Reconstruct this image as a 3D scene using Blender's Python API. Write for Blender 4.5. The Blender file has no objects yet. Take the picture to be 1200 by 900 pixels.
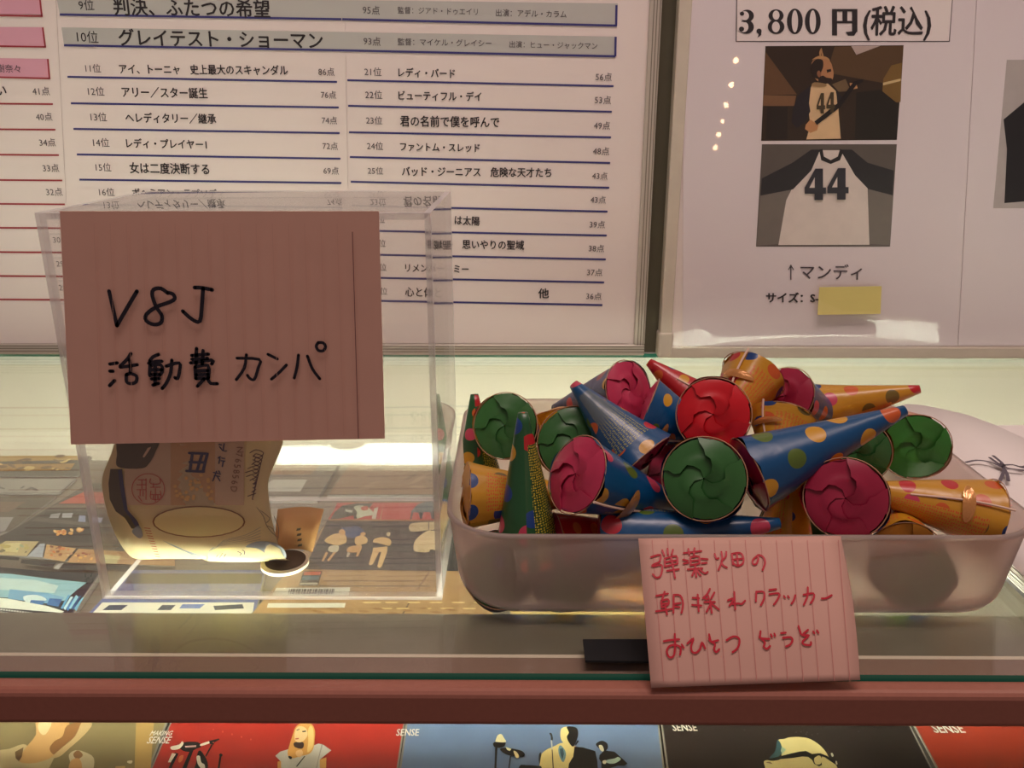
import bpy, bmesh, math, random
from mathutils import Vector, Matrix, Euler
random.seed(7)
SC = bpy.context.scene
COL = SC.collection
PI = math.pi

# ------------------------------------------------------------------ camera
CAM_H = 0.216
cam = bpy.data.cameras.new('camera'); camo = bpy.data.objects.new('camera', cam); COL.objects.link(camo)
camo.location = (0, 0, CAM_H)
camo.rotation_euler = (math.radians(90 - 17.9), 0, 0.0060)
cam.sensor_width = 36; cam.lens = 28.8; cam.clip_start = 0.01; cam.clip_end = 50
SC.camera = camo
# ------------------------------------------------------------------ world, lights, exposure
w = bpy.data.worlds.new('world'); SC.world = w; w.use_nodes = True
w.node_tree.nodes['Background'].inputs[0].default_value = (0.62, 0.43, 0.40, 1)
w.node_tree.nodes['Background'].inputs[1].default_value = 0.30
def area(name, loc, aim, sx, sy, power, color):
    l = bpy.data.lights.new(name, 'AREA'); l.shape = 'RECTANGLE'; l.size = sx; l.size_y = sy
    l.energy = power; l.color = color
    o = bpy.data.objects.new(name, l); COL.objects.link(o); o.location = loc
    o.rotation_euler = (Vector(aim) - Vector(loc)).to_track_quat('-Z', 'Y').to_euler()
    return o
area('ceiling_lamp', (0.15, 0.12, 1.35), (0.1, 0.70, 0.15), 0.9, 0.25, 9.8, (1.0, 0.78, 0.72))
area('ceiling_lamp', (0.9, 0.5, 1.3), (0.2, 0.5, 0.0), 0.3, 0.3, 2.2, (1.0, 0.80, 0.66))
TUBE_STRENGTH = 55.0
TUBE_COLOR = (0.98, 1.0, 0.80, 1)
SC.view_settings.view_transform = 'Standard'; SC.view_settings.look = 'None'
SC.view_settings.exposure = 0.0; SC.view_settings.gamma = 1.0
SC.view_settings.use_curve_mapping = False
SC.cycles.transparent_max_bounces = 32
SC.cycles.max_bounces = 14

# ------------------------------------------------------------------ pixel helpers (1200x900 frame)
ROT = Euler(camo.rotation_euler).to_matrix()
ORG = Vector((0, 0, CAM_H))
def ray(x, y):
    return (ROT @ Vector(((x - 600) / 960.0, -(y - 450) / 960.0, -1))).normalized()
def PY(x, y, Y):
    d = ray(x, y); return ORG + d * (Y / d.y)
def PZ(x, y, z):
    d = ray(x, y); return ORG + d * ((z - CAM_H) / d.z)
class Profile:
    """a sheet extruded along X whose cross-section is a polyline in (y, z)"""
    def __init__(s, pts):
        # refine by Catmull-Rom
        out = []
        n = len(pts)
        for i in range(n - 1):
            p0 = Vector(pts[max(i - 1, 0)]); p1 = Vector(pts[i]); p2 = Vector(pts[i + 1]); p3 = Vector(pts[min(i + 2, n - 1)])
            for k in range(5):
                t = k / 5.0
                out.append(0.5 * ((2 * p1) + (p2 - p0) * t + (2 * p0 - 5 * p1 + 4 * p2 - p3) * t * t + (3 * p1 - p0 - 3 * p2 + p3) * t ** 3))
        out.append(Vector(pts[-1])); s.p = out
    def hit(s, x, y, off=0.0):
        d = ray(x, y); best = None; err = 1e9
        for a, b in zip(s.p[:-1], s.p[1:]):
            e = b - a; nrm = Vector((e.y, -e.x)); 
            den = nrm.x * d.y + nrm.y * d.z
            if abs(den) < 1e-9: continue
            t = (nrm.x * a.x + nrm.y * (a.y - CAM_H)) / den
            if t <= 0: continue
            q = ORG + d * t
            u = ((q.y - a.x) * e.x + (q.z - a.y) * e.y) / e.length_squared
            m = max(-u, u - 1, 0) * e.length
            if m < err: err = m; best = q - d * off
        return best

# ------------------------------------------------------------------ materials
def lin(c):
    return tuple(((v / 255.0) / 12.92 if v <= 10 else ((v / 255.0 + 0.055) / 1.055) ** 2.4) for v in c) + (1,)
MATS = {}
def mat(name, rgb, rough=0.6, metal=0.0, spec=0.5, coat=0.0, noise=0.0, nscale=200.0, bump=0.0, coatr=0.05, transl=0.0):
    if name in MATS: return MATS[name]
    m = bpy.data.materials.new(name); m.use_nodes = True
    nt = m.node_tree; b = nt.nodes['Principled BSDF']
    b.inputs['Base Color'].default_value = lin(rgb); b.inputs['Roughness'].default_value = rough
    b.inputs['Metallic'].default_value = metal; b.inputs['Specular IOR Level'].default_value = spec
    b.inputs['Coat Weight'].default_value = coat; b.inputs['Coat Roughness'].default_value = coatr
    if noise or bump:
        tc = nt.nodes.new('ShaderNodeTexCoord'); n = nt.nodes.new('ShaderNodeTexNoise')
        n.inputs['Scale'].default_value = nscale; n.inputs['Detail'].default_value = 4
        nt.links.new(tc.outputs['Object'], n.inputs['Vector'])
        if noise:
            mx = nt.nodes.new('ShaderNodeMix'); mx.data_type = 'RGBA'; mx.blend_type = 'MULTIPLY'
            mr = nt.nodes.new('ShaderNodeMapRange'); mr.inputs['From Min'].default_value = 0.3; mr.inputs['From Max'].default_value = 0.7
            mr.inputs['To Min'].default_value = 1 - noise; mr.inputs['To Max'].default_value = 1
            nt.links.new(n.outputs['Fac'], mr.inputs['Value'])
            cr = nt.nodes.new('ShaderNodeCombineColor')
            for i in range(3): nt.links.new(mr.outputs[0], cr.inputs[i])
            mx.inputs['Factor'].default_value = 1.0; mx.inputs[6].default_value = lin(rgb)
            nt.links.new(cr.outputs[0], mx.inputs[7]); nt.links.new(mx.outputs[2], b.inputs['Base Color'])
        if bump:
            bp = nt.nodes.new('ShaderNodeBump'); bp.inputs['Strength'].default_value = bump; bp.inputs['Distance'].default_value = 0.001
            nt.links.new(n.outputs['Fac'], bp.inputs['Height']); nt.links.new(bp.outputs[0], b.inputs['Normal'])
    if transl:
        tr = nt.nodes.new('ShaderNodeBsdfTranslucent'); tr.inputs[0].default_value = lin(rgb)
        ms = nt.nodes.new('ShaderNodeMixShader'); ms.inputs[0].default_value = transl
        out = [x for x in nt.nodes if x.type == 'OUTPUT_MATERIAL'][0]
        nt.links.new(b.outputs[0], ms.inputs[1]); nt.links.new(tr.outputs[0], ms.inputs[2]); nt.links.new(ms.outputs[0], out.inputs[0])
    MATS[name] = m; return m
def thin_glass(name, tint=(1, 1, 1, 1), ior=1.5, rough=0.0, haze=0.0, hcol=(0.9, 0.85, 0.8, 1)):
    m = bpy.data.materials.new(name); m.use_nodes = True; nt = m.node_tree
    for n in list(nt.nodes): nt.nodes.remove(n)
    out = nt.nodes.new('ShaderNodeOutputMaterial'); fr = nt.nodes.new('ShaderNodeFresnel'); ge = nt.nodes.new('ShaderNodeNewGeometry')
    mx = nt.nodes.new('ShaderNodeMix'); mx.inputs[2].default_value = ior; mx.inputs[3].default_value = 1.0 / ior
    nt.links.new(ge.outputs['Backfacing'], mx.inputs[0]); nt.links.new(mx.outputs[0], fr.inputs['IOR'])
    tr = nt.nodes.new('ShaderNodeBsdfTransparent'); tr.inputs[0].default_value = tint
    gl = nt.nodes.new('ShaderNodeBsdfGlossy'); gl.inputs['Roughness'].default_value = rough
    ms = nt.nodes.new('ShaderNodeMixShader')
    nt.links.new(fr.outputs[0], ms.inputs[0]); nt.links.new(tr.outputs[0], ms.inputs[1]); nt.links.new(gl.outputs[0], ms.inputs[2])
    last = ms
    if haze:
        df = nt.nodes.new('ShaderNodeBsdfTranslucent'); df.inputs[0].default_value = hcol
        d2 = nt.nodes.new('ShaderNodeBsdfDiffuse'); d2.inputs[0].default_value = hcol
        a = nt.nodes.new('ShaderNodeMixShader'); a.inputs[0].default_value = 0.5
        nt.links.new(df.outputs[0], a.inputs[1]); nt.links.new(d2.outputs[0], a.inputs[2])
        m2 = nt.nodes.new('ShaderNodeMixShader'); m2.inputs[0].default_value = haze
        nt.links.new(ms.outputs[0], m2.inputs[1]); nt.links.new(a.outputs[0], m2.inputs[2]); last = m2
    nt.links.new(last.outputs[0], out.inputs[0]); MATS[name] = m; return m
def emit(name, col, s):
    m = bpy.data.materials.new(name); m.use_nodes = True; nt = m.node_tree; b = nt.nodes['Principled BSDF']
    b.inputs['Base Color'].default_value = (0.8, 0.8, 0.8, 1)
    b.inputs['Emission Color'].default_value = col; b.inputs['Emission Strength'].default_value = s
    MATS[name] = m; return m
def frosted():
    m = bpy.data.materials.new('frosted_plastic'); m.use_nodes = True; nt = m.node_tree
    for n in list(nt.nodes): nt.nodes.remove(n)
    N = nt.nodes.new; L = nt.links.new
    out = N('ShaderNodeOutputMaterial')
    c = (0.93, 0.80, 0.74, 1)
    rf = N('ShaderNodeBsdfRefraction'); rf.inputs['Color'].default_value = (0.97, 0.93, 0.91, 1); rf.inputs['Roughness'].default_value = 0.34; rf.inputs['IOR'].default_value = 1.22
    tl = N('ShaderNodeBsdfTranslucent'); tl.inputs[0].default_value = c
    df = N('ShaderNodeBsdfPrincipled'); df.inputs['Base Color'].default_value = c; df.inputs['Roughness'].default_value = 0.45
    tp = N('ShaderNodeBsdfTransparent'); tp.inputs[0].default_value = (1, 1, 1, 1)
    a = N('ShaderNodeMixShader'); a.inputs[0].default_value = 0.26; L(rf.outputs[0], a.inputs[1]); L(tl.outputs[0], a.inputs[2])
    b = N('ShaderNodeMixShader'); b.inputs[0].default_value = 0.22; L(a.outputs[0], b.inputs[1]); L(df.outputs[0], b.inputs[2])
    d = N('ShaderNodeMixShader'); d.inputs[0].default_value = 0.06; L(b.outputs[0], d.inputs[1]); L(tp.outputs[0], d.inputs[2])
    L(d.outputs[0], out.inputs[0]); MATS['frosted'] = m; return m

# ------------------------------------------------------------------ mesh helpers
class MB:
    def __init__(s): s.v = []; s.f = []; s.m = []; s.mats = []
    def mi(s, m):
        if m not in s.mats: s.mats.append(m)
        return s.mats.index(m)
    def add(s, verts, faces, m):
        o = len(s.v); s.v += [tuple(v) for v in verts]; k = s.mi(m)
        for f in faces: s.f.append([o + i for i in f]); s.m.append(k)
        return s
    def poly(s, pts, m): return s.add(pts, [list(range(len(pts)))], m)
    def box(s, lo, hi, m):
        x0, y0, z0 = lo; x1, y1, z1 = hi
        return s.add([(x0, y0, z0), (x1, y0, z0), (x1, y1, z0), (x0, y1, z0), (x0, y0, z1), (x1, y0, z1), (x1, y1, z1), (x0, y1, z1)],
                     [(0, 3, 2, 1), (4, 5, 6, 7), (0, 1, 5, 4), (1, 2, 6, 5), (2, 3, 7, 6), (3, 0, 4, 7)], m)
    def prism(s, pts, off, m):      # pts polygon, extruded by vector off
        n = len(pts); off = Vector(off); a = [Vector(p) for p in pts]; b = [p + off for p in a]
        return s.add(a + b, [list(range(n)), list(range(2 * n - 1, n - 1, -1))] + [(i, n + i, n + (i + 1) % n, (i + 1) % n) for i in range(n)], m)
    def build(s, name, parent=None, smooth=False, bevel=0.0):
        me = bpy.data.meshes.new(name); me.from_pydata(s.v, [], s.f)
        for m in s.mats: me.materials.append(m)
        me.polygons.foreach_set('material_index', s.m)
        if smooth: me.polygons.foreach_set('use_smooth', [True] * len(s.f))
        me.update()
        bm = bmesh.new(); bm.from_mesh(me); bmesh.ops.recalc_face_normals(bm, faces=bm.faces); bm.to_mesh(me); bm.free()
        o = bpy.data.objects.new(name, me); COL.objects.link(o)
        if parent: o.parent = parent
        if bevel:
            md = o.modifiers.new('bevel', 'BEVEL'); md.width = bevel; md.segments = 3; md.limit_method = 'ANGLE'
        return o
def flat(mb):      # builds prints whose normals need no recalculation
    return mb
def tag(o, label=None, cat=None, group=None, kind=None):
    if label: o['label'] = label
    if cat: o['category'] = cat
    if group: o['group'] = group
    if kind: o['kind'] = kind
    return o
def empty(name, loc=(0, 0, 0)):
    o = bpy.data.objects.new(name, None); COL.objects.link(o); o.location = loc; o.empty_display_size = 0.01; return o
def thing(name, label, cat, group=None, loc=(0, 0, 0)):
    return tag(empty(name, loc), label, cat, group)

def ribbon(mb, pts, wd, m, up):
    """flat pen stroke through 3-D points; up(p) gives the surface normal"""
    pts = [Vector(p) for p in pts]
    # densify by Catmull-Rom
    q = []
    n = len(pts)
    if n > 2:
        for i in range(n - 1):
            p0 = pts[max(i - 1, 0)]; p1 = pts[i]; p2 = pts[i + 1]; p3 = pts[min(i + 2, n - 1)]
            for k in range(3):
                t = k / 3.0
                q.append(0.5 * ((2 * p1) + (p2 - p0) * t + (2 * p0 - 5 * p1 + 4 * p2 - p3) * t * t + (3 * p1 - p0 - 3 * p2 + p3) * t ** 3))
        q.append(pts[-1])
    else: q = pts
    vs = []
    for i, p in enumerate(q):
        d = (q[min(i + 1, len(q) - 1)] - q[max(i - 1, 0)]).normalized()
        s = d.cross(up).normalized() * wd * 0.5
        vs += [p - s, p + s]
    mb.add(vs, [(2 * i, 2 * i + 1, 2 * i + 3, 2 * i + 2) for i in range(len(q) - 1)], m)
    for p in (q[0], q[-1]):
        d = Vector((1, 0, 0)); e = up.cross(d).normalized(); d = e.cross(up)
        mb.poly([p + (d * math.cos(a) + e * math.sin(a)) * wd * 0.5 for a in [k * PI / 4 for k in range(8)]], m)

_tc = {}
def text_geo(s, bold=0.0):
    k = (s, bold)
    if k in _tc: return _tc[k]
    c = bpy.data.curves.new('t', 'FONT'); c.body = s; c.size = 1.0; c.resolution_u = 2; c.offset = bold; c.fill_mode = 'FRONT'
    o = bpy.data.objects.new('t', c); COL.objects.link(o)
    me = bpy.data.meshes.new_from_object(o)
    v = [tuple(p.co) for p in me.vertices]; f = [tuple(p.vertices) for p in me.polygons]
    bpy.data.objects.remove(o); bpy.data.curves.remove(c); bpy.data.meshes.remove(me)
    x0 = min(p[0] for p in v); x1 = max(p[0] for p in v)
    _tc[k] = (v, f, x0, x1); return _tc[k]
def put_text(mb, s, A, B, m, bold=0.0, up=Vector((0, 0, 1)), vs=1.0, dy=0.36, skew=0.0):
    """lettering whose em-middle runs from point A to point B"""
    v, f, x0, x1 = text_geo(s); A = Vector(A); B = Vector(B)
    sc = (B - A).length / max(x1 - x0, 1e-6); ex = (B - A).normalized(); n = ex.cross(up).normalized(); ez = n.cross(ex).normalized() + ex * skew
    offs = [(0, 0)] if not bold else [(-bold, 0), (bold, 0), (0, bold * 0.7), (0, -bold * 0.7)] if bold < 0.03 else [(bold * a, b * bold * 0.6) for a in (-1, -0.33, 0.33, 1) for b in (-1, 1)]
    for k, (ox, oy) in enumerate(offs):
        mb.add([A + ex * ((p[0] - x0 + ox) * sc) + ez * ((p[1] - dy + oy) * sc * vs) + n * (0.00001 * k) for p in v], f, m)

# ------------------------------------------------------------------ base materials
M_white = mat('white_laminate', (236, 232, 214), 0.35, noise=0.05, nscale=12)
M_paper = mat('poster_paper', (232, 220, 216), 0.5, noise=0.02, nscale=8)
M_alu = mat('pale_aluminium', (205, 198, 186), 0.32, metal=0.35, spec=0.6)
M_aludark = mat('aluminium_groove', (140, 132, 120), 0.5)
M_rail = mat('brown_anodised_metal', (164, 106, 90), 0.38, metal=0.0, noise=0.08, nscale=400)
M_lip = mat('brown_grained_lip', (150, 120, 106), 0.6, noise=0.2, nscale=900)
M_house = mat('brushed_steel_housing', (165, 158, 140), 0.3, metal=0.6, noise=0.1, nscale=60)
M_shelf = mat('shelf_board', (150, 140, 126), 0.5, noise=0.1, nscale=20)
M_wall = mat('olive_wall', (112, 108, 88), 0.8, noise=0.1, nscale=30)
M_ink = mat('black_ink', (38, 32, 36), 0.7)
M_inkg = mat('grey_ink', (76, 68, 74), 0.7)
M_inkb = mat('navy_ink', (58, 56, 120), 0.7)
M_inkr = mat('dark_red_ink', (160, 52, 62), 0.7)
M_grey = mat('grey_print', (186, 186, 182), 0.6)
M_pink = mat('pink_print', (216, 158, 178), 0.6)
M_black = mat('black_print', (22, 20, 20), 0.5)
G_top = thin_glass('counter_glass', (0.97, 0.99, 0.975, 1))
G_edge = mat('green_glass_edge', (48, 150, 128), 0.15, spec=0.8)
G_acr = thin_glass('clear_acrylic', (0.985, 0.98, 0.98, 1), ior=1.49, haze=0.012)
G_acre = thin_glass('acrylic_bright_edge', (0.96, 0.95, 0.97, 1), ior=1.49, haze=0.55, hcol=(1.0, 0.97, 0.98, 1))  # white haze stands in for light refracted at the clear edges
M_frost = frosted()

# ------------------------------------------------------------------ setting
XL, XR = -0.75, 0.75
tag(MB().box((-2, 0.7715, 0.0), (2, 0.86, 1.6), M_wall).build('wall_back'), kind='structure')
tag(MB().box((-2, -1.5, -0.94), (2, 0.90, -0.9), mat('dark_floor', (90, 80, 74), 0.5, noise=0.2, nscale=8)).build('floor'), kind='structure')

case = thing('display_case', 'glass topped shop display case with brown metal front rail and lit interior', 'display case')
mb = MB(); mb.box((XL, 0.2830, -0.004), (XR, 0.7655, 0.0), G_top); 
o = mb.build('glass_top', case)
me = o.data; me.materials.append(G_edge)
for p in me.polygons:
    if abs(p.normal.z) < 0.5: p.material_index = 1
o['label'] = 'clear glass sheet with green front edge'
mb = MB(); mb.box((XL, 0.2725, -0.0180), (XR, 0.2822, -0.0012), M_rail)
o = mb.build('front_rail', case, bevel=0.0028); o['label'] = 'brown metal rail with rounded top'
MB().box((XL, 0.2822, -0.0075), (XR, 0.3005, -0.0045), M_lip).build('inner_lip', case)
mb = MB(); mb.box((XL, 0.3010, -0.0085), (XR, 0.3330, -0.0052), M_house)
o = mb.build('lamp_housing', case); o['label'] = 'dull steel lamp housing under the glass'
MB().box((XL, 0.2990, -0.0060), (XR, 0.3012, -0.0042), mat('trim_line', (226, 210, 190), 0.6)).build('edge_trim', case)
MB().box((XL, 0.2990, -0.0300), (XR, 0.3020, -0.0085), M_house).build('light_shield', case)  # unseen front plate, deepened to turn the tube light rearwards
MB().box((XL, 0.2990, -0.0315), (XR, 0.3290, -0.0300), M_house).build('light_shield', case)  # added unseen plate, keeps tube light off the front row
MB().box((XL, 0.2760, -0.110), (XR, 0.2790, -0.0180), G_top).build('front_glass', case)
MB().box((XL, 0.2730, -0.125), (XR, 0.2830, -0.1050), M_rail).build('lower_rail', case)
MB().box((XL, 0.2840, -0.1160), (XR, 0.7760, -0.1050), M_shelf).build('shelf', case)
mb = MB()
# coved back panel
prof = [(0.772, -0.0005), (0.772, -0.085), (0.768, -0.095), (0.760, -0.1005), (0.745, -0.1045), (0.745, -0.107), (0.79, -0.107), (0.79, -0.0005)]
n = len(prof)
mb.add([(XL, a, b) for a, b in prof] + [(XR, a, b) for a, b in prof], [(i, (i + 1) % n, n + (i + 1) % n, n + i) for i in range(n)] + [list(range(n)), list(range(2 * n - 1, n - 1, -1))], M_white)
mb.build('back_panel', case)
MB().box((XL, 0.7665, -0.0125), (XR, 0.7718, -0.0005), mat('white_enamel', (244, 244, 236), 0.35)).build('rear_support', case)
for sx in (XL - 0.02, XR):
    MB().box((sx, 0.273, -0.9), (sx + 0.02, 0.79, -0.0008), M_rail).build('side_panel', case)
MB().box((XL, 0.29, -0.90), (XR, 0.78, -0.13), M_rail).build('cabinet_base', case)
# tube
def cyl(mb, a, b, r, m, n=16, r2=None, caps=True):
    a = Vector(a); b = Vector(b); d = (b - a).normalized(); u = d.orthogonal().normalized(); v = d.cross(u); r2 = r if r2 is None else r2
    vs = [a + (u * math.cos(k * 2 * PI / n) + v * math.sin(k * 2 * PI / n)) * r for k in range(n)] + [b + (u * math.cos(k * 2 * PI / n) + v * math.sin(k * 2 * PI / n)) * r2 for k in range(n)]
    fs = [(k, (k + 1) % n, n + (k + 1) % n, n + k) for k in range(n)]
    if caps: fs += [list(range(n)), list(range(n, 2 * n))]
    mb.add(vs, fs, m)
TUBE_Y, TUBE_Z = 0.3195, -0.0215
mb = MB(); cyl(mb, (-0.60, TUBE_Y, TUBE_Z), (0.60, TUBE_Y, TUBE_Z), 0.0075, emit('tube_glow', TUBE_COLOR, TUBE_STRENGTH), 14); o = mb.build('fluorescent_tube', case, smooth=False)
for sx in (-1, 1):
    mb = MB(); cyl(mb, (sx * 0.600, TUBE_Y, TUBE_Z), (sx * 0.625, TUBE_Y, TUBE_Z), 0.009, M_alu); mb.build('tube_socket', case)

# ------------------------------------------------------------------ poster boards
def sm(pts, k=3):
    n = len(pts); out = []
    for i in range(n):
        p0, p1, p2, p3 = (Vector(pts[(i + d) % n]) for d in (-1, 0, 1, 2))
        for q in range(k):
            t = q / k; v = 0.5 * ((2 * p1) + (p2 - p0) * t + (2 * p0 - 5 * p1 + 4 * p2 - p3) * t * t + (3 * p1 - p0 - 3 * p2 + p3) * t ** 3); out.append((v.x, v.y))
    return out
def frame_board(root, xa, xb, Y, z0, z1, fw, mframe, groove=True):
    """backing board with four ridged frame rails; xa..xb, front of the frame at Y"""
    MB().box((xa + fw, Y + 0.003, z0 + fw), (xb - fw, Y + 0.012, z1 - fw), M_paper).build('backing_board', root)
    for nm, lo, hi in (('frame_rail', (xa, Y, z0), (xb, Y + 0.014, z0 + fw)), ('frame_rail', (xa, Y, z1 - fw), (xb, Y + 0.014, z1)),
                       ('frame_rail', (xa, Y, z0 + fw), (xa + fw, Y + 0.014, z1 - fw)), ('frame_rail', (xb - fw, Y, z0 + fw), (xb, Y + 0.014, z1 - fw))):
        r = MB().box(lo, hi, mframe).build(nm, root, bevel=0.0012)
        if groove:
            horiz = (hi[0] - lo[0]) > (hi[2] - lo[2]); g = MB()
            for k in (0.3, 0.55, 0.8):
                if horiz: zz = lo[2] + fw * k; g.box((lo[0], Y - 0.0004, zz), (hi[0], Y + 0.0001, zz + 0.0009), M_aludark)
                else: xx = lo[0] + fw * k; g.box((xx, Y - 0.0004, lo[2]), (xx + 0.0009, Y + 0.0001, hi[2]), M_aludark)
            g.build('groove', r)
Y1 = 0.756
b1 = thing('ranking_board', 'aluminium framed board listing ranked film titles with red and blue lines, behind acrylic box', 'notice board')
bx = PY(761, 300, Y1).x; zb = 0.0006
frame_board(b1, -0.70, bx, Y1, zb, 0.62, 0.0105, M_alu)
YP = Y1 + 0.0022
# three paper sheets with real edges
def sheet(root, px, Y, m=M_paper, name='paper_sheet'):
    pts = [PY(x, y, Y) for x, y in px]
    return MB().prism(pts, (0, 0.0004, 0), m).build(name, root)
sheet(b1, [(-210, -260), (52, -260), (86, 402), (-170, 402)], YP)
sheet(b1, [(52.6, -260), (399, -260), (411, 402), (86.6, 402)], YP)
sheet(b1, [(399.6, -260), (752, -260), (736, 402), (411.6, 402)], YP)
YT = YP - 0.0004
def pquad(mb, px, Y, m): mb.poly([PY(x, y, Y) for x, y in px], m)
def pline(mb, x0, y0, x1, y1, m, wpx=2.6, Y=YT):
    d = Vector((x1 - x0, y1 - y0)).normalized(); n = Vector((-d.y, d.x)) * wpx / 2
    pquad(mb, [(x0 - n.x, y0 - n.y), (x1 - n.x, y1 - n.y), (x1 + n.x, y1 + n.y), (x0 + n.x, y0 + n.y)], Y, m)
def ptext(nm, s, x0, x1, y0, y1=None, m=M_ink, bold=0.0, Y=YT - 0.0003, vs=1.0):
    mb = MB(); put_text(mb, s, PY(x0, y0, Y), PY(x1, y0 if y1 is None else y1, Y), m, bold, vs=vs); mb.build(nm, b1)
bands = MB(); lines = MB(); tb = 'printed_title'; tl = 'printed_figures'
pquad(bands, [(-60, 0 - 4), (47, -2), (50, 17), (-60, 16)], YT, M_pink)
pquad(bands, [(-60, 31), (50, 32), (53, 54), (-60, 52)], YT, M_pink)
pquad(bands, [(-60, 67), (56, 69), (58, 91), (-60, 89)], YT, M_pink)
for (xa, ya, xb_, yb, xr0, yr0) in ((-60, 17, 50, 19, 46, -8), (-60, 53, 54, 55, 50, 32), (-60, 89, 59, 92, 56, 69)):
    pline(lines, xa, ya, xb_, yb, M_inkr, 2, YT - 0.0003); pline(lines, xb_ - 1, yb, xr0, yr0, M_inkr, 2, YT - 0.0003)
pquad(bands, [(66, -4), (724, 4), (723, 29), (70, 17)], YT, M_grey)
pquad(bands, [(72, 32), (722, 43), (720, 66), (75, 53)], YT, M_grey)
for a in ((70, 17, 400, 22.5), (401, 22.5, 723, 30), (75, 53, 402, 59), (402, 59, 721, 66), (722.5, 6, 722, 30), (721.5, 43, 721, 66)):
    pline(lines, *a, M_inkb, 2.6, YT - 0.0003)
for y, x in ((121.5, 62), (151.5, 65), (181.3, 69), (211, 73), (239, 76), (267, 79), (295.5, 82), (323.5, 85), (351, 89)):
    pline(lines, -60, y - 0.5, x, y + 0.5, M_inkr, 2.0)
mid = [(79, 90, 395, 96), (83, 121, 397, 126), (86, 151, 398, 156), (90, 181, 399, 186), (93, 210.5, 400, 214.5), (97, 240, 401, 243), (101, 268, 402, 271), (104, 297, 403, 299), (107, 325, 404, 327), (111, 352, 405, 354)]
for a in mid: pline(lines, *a, M_inkb, 2.3)
rgt = [(407, 94, 719, 101), (408, 124, 717, 131), (409, 155, 716, 161), (410, 184, 715, 191), (411, 213, 714, 220), (412, 241, 712, 248), (413, 270, 711, 276), (414, 298, 710, 304), (415, 325, 708, 331), (416, 352, 706, 357.5)]
for a in rgt: pline(lines, *a, M_inkb, 2.3)
bands.build('printed_band', b1); lines.build('ruled_line', b1)
B1 = 0.022
ptext(tl, '9位', 92, 110, 6); ptext(tb, '判決、ふたつの希望', 133, 316, 8, 11, bold=B1)
ptext(tl, '95点', 425, 445, 11.5, 12.5, M_inkg); ptext(tl, '監督：ジアド・ドゥエイリ', 466, 560, 12, 14, M_inkg); ptext(tl, '出演：アデル・カラム', 581, 664, 15, 17, M_inkg)
ptext(tl, '10位', 90, 115, 43, 44); ptext(tb, 'グレイテスト・ショーマン', 139, 378, 44, 48, bold=B1)
ptext(tl, '93点', 426, 446, 48, 49, M_inkg); ptext(tl, '監督：マイケル・グレイシー', 466, 576, 49, 51, M_inkg); ptext(tl, '出演：ヒュー・ジャックマン', 597, 700, 52, 54, M_inkg)
rows_mid = [('11位', 100, 118, 80, 'アイ、トーニャ　史上最大のスキャンダル', 140, 337, '86点', 373, 392), ('12位', 103, 122, 107, 'アリー／スター誕生', 143, 243, '76点', 376, 394),
    ('13位', 106, 125, 137, 'ヘレディタリー／継承', 147, 253, '74点', 377, 395), ('14位', 109, 128, 167, 'レディ・プレイヤー1', 148, 242, '72点', 378, 396),
    ('15位', 112, 130, 196, '女は二度決断する', 152, 245, '69点', 379, 397), ('16位', 116, 134, 225, 'ボヘミアン・ラプソディ', 155, 262, '66点', 380, 398)]
for r, a, b, y, t, c, d, p, e, f in rows_mid:
    ptext(tl, r, a, b, y, y + 0.4, M_inkg); t and ptext(tb, t, c, d, y + 1, y + 2.6, bold=B1, vs=1.12); ptext(tl, p, e, f, y + 4, y + 4.5, M_inkg)
rows_r = [('21位', 427, 447, 84, 'レディ・バード', 467, 533, '56点', 698, 717), ('22位', 428, 448, 111, 'ビューティフル・デイ', 467, 564, '53点', 697, 716),
    ('23位', 429, 448, 141, '君の名前で僕を呼んで', 469, 585, '49点', 696, 715), ('24位', 430, 449, 171, 'ファントム・スレッド', 469, 562, '48点', 695, 714),
    ('25位', 431, 449, 200, 'バッド・ジーニアス　危険な天才たち', 471, 646, '43点', 694, 712), ('26位', 432, 450, 228, '', 471, 528, '43点', 692, 710),
    ('27位', 433, 451, 257, 'は太陽', 533, 562, '39点', 691, 709), ('28位', 434, 452, 285, '種類の　思いやりの聖域', 500, 614, '38点', 690, 708),
    ('29位', 435, 453, 313, 'リメンバー・ミー', 475, 549, '37点', 688, 706), ('30位', 436, 454, 341, '心と体と', 475, 517, '36点', 687, 705)]
for r, a, b, y, t, c, d, p, e, f in rows_r:
    ptext(tl, r, a, b, y, y + 0.5, M_inkg); t and ptext(tb, t, c, d, y + 1, y + 2.6, bold=B1, vs=1.12); ptext(tl, p, e, f, y + 6, y + 6.5, M_inkg)
ptext(tb, '他', 631, 643, 344, bold=B1)
ptext(tl, '樹奈々', -4, 24, 80, 81, M_inkg); ptext(tb, 'い', -4, 7, 106, bold=B1)
for t, x0, x1, y in (('41点', 38, 58, 107), ('40点', 42, 61, 137), ('34点', 46, 65, 167), ('33点', 50, 69, 197), ('32点', 54, 73, 225), ('31点', 58, 76, 253), ('30点', 62, 80, 281), ('29点', 66, 84, 309), ('28点', 69, 87, 337)):
    ptext(tl, t, x0, x1, y, y, M_inkg)

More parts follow.
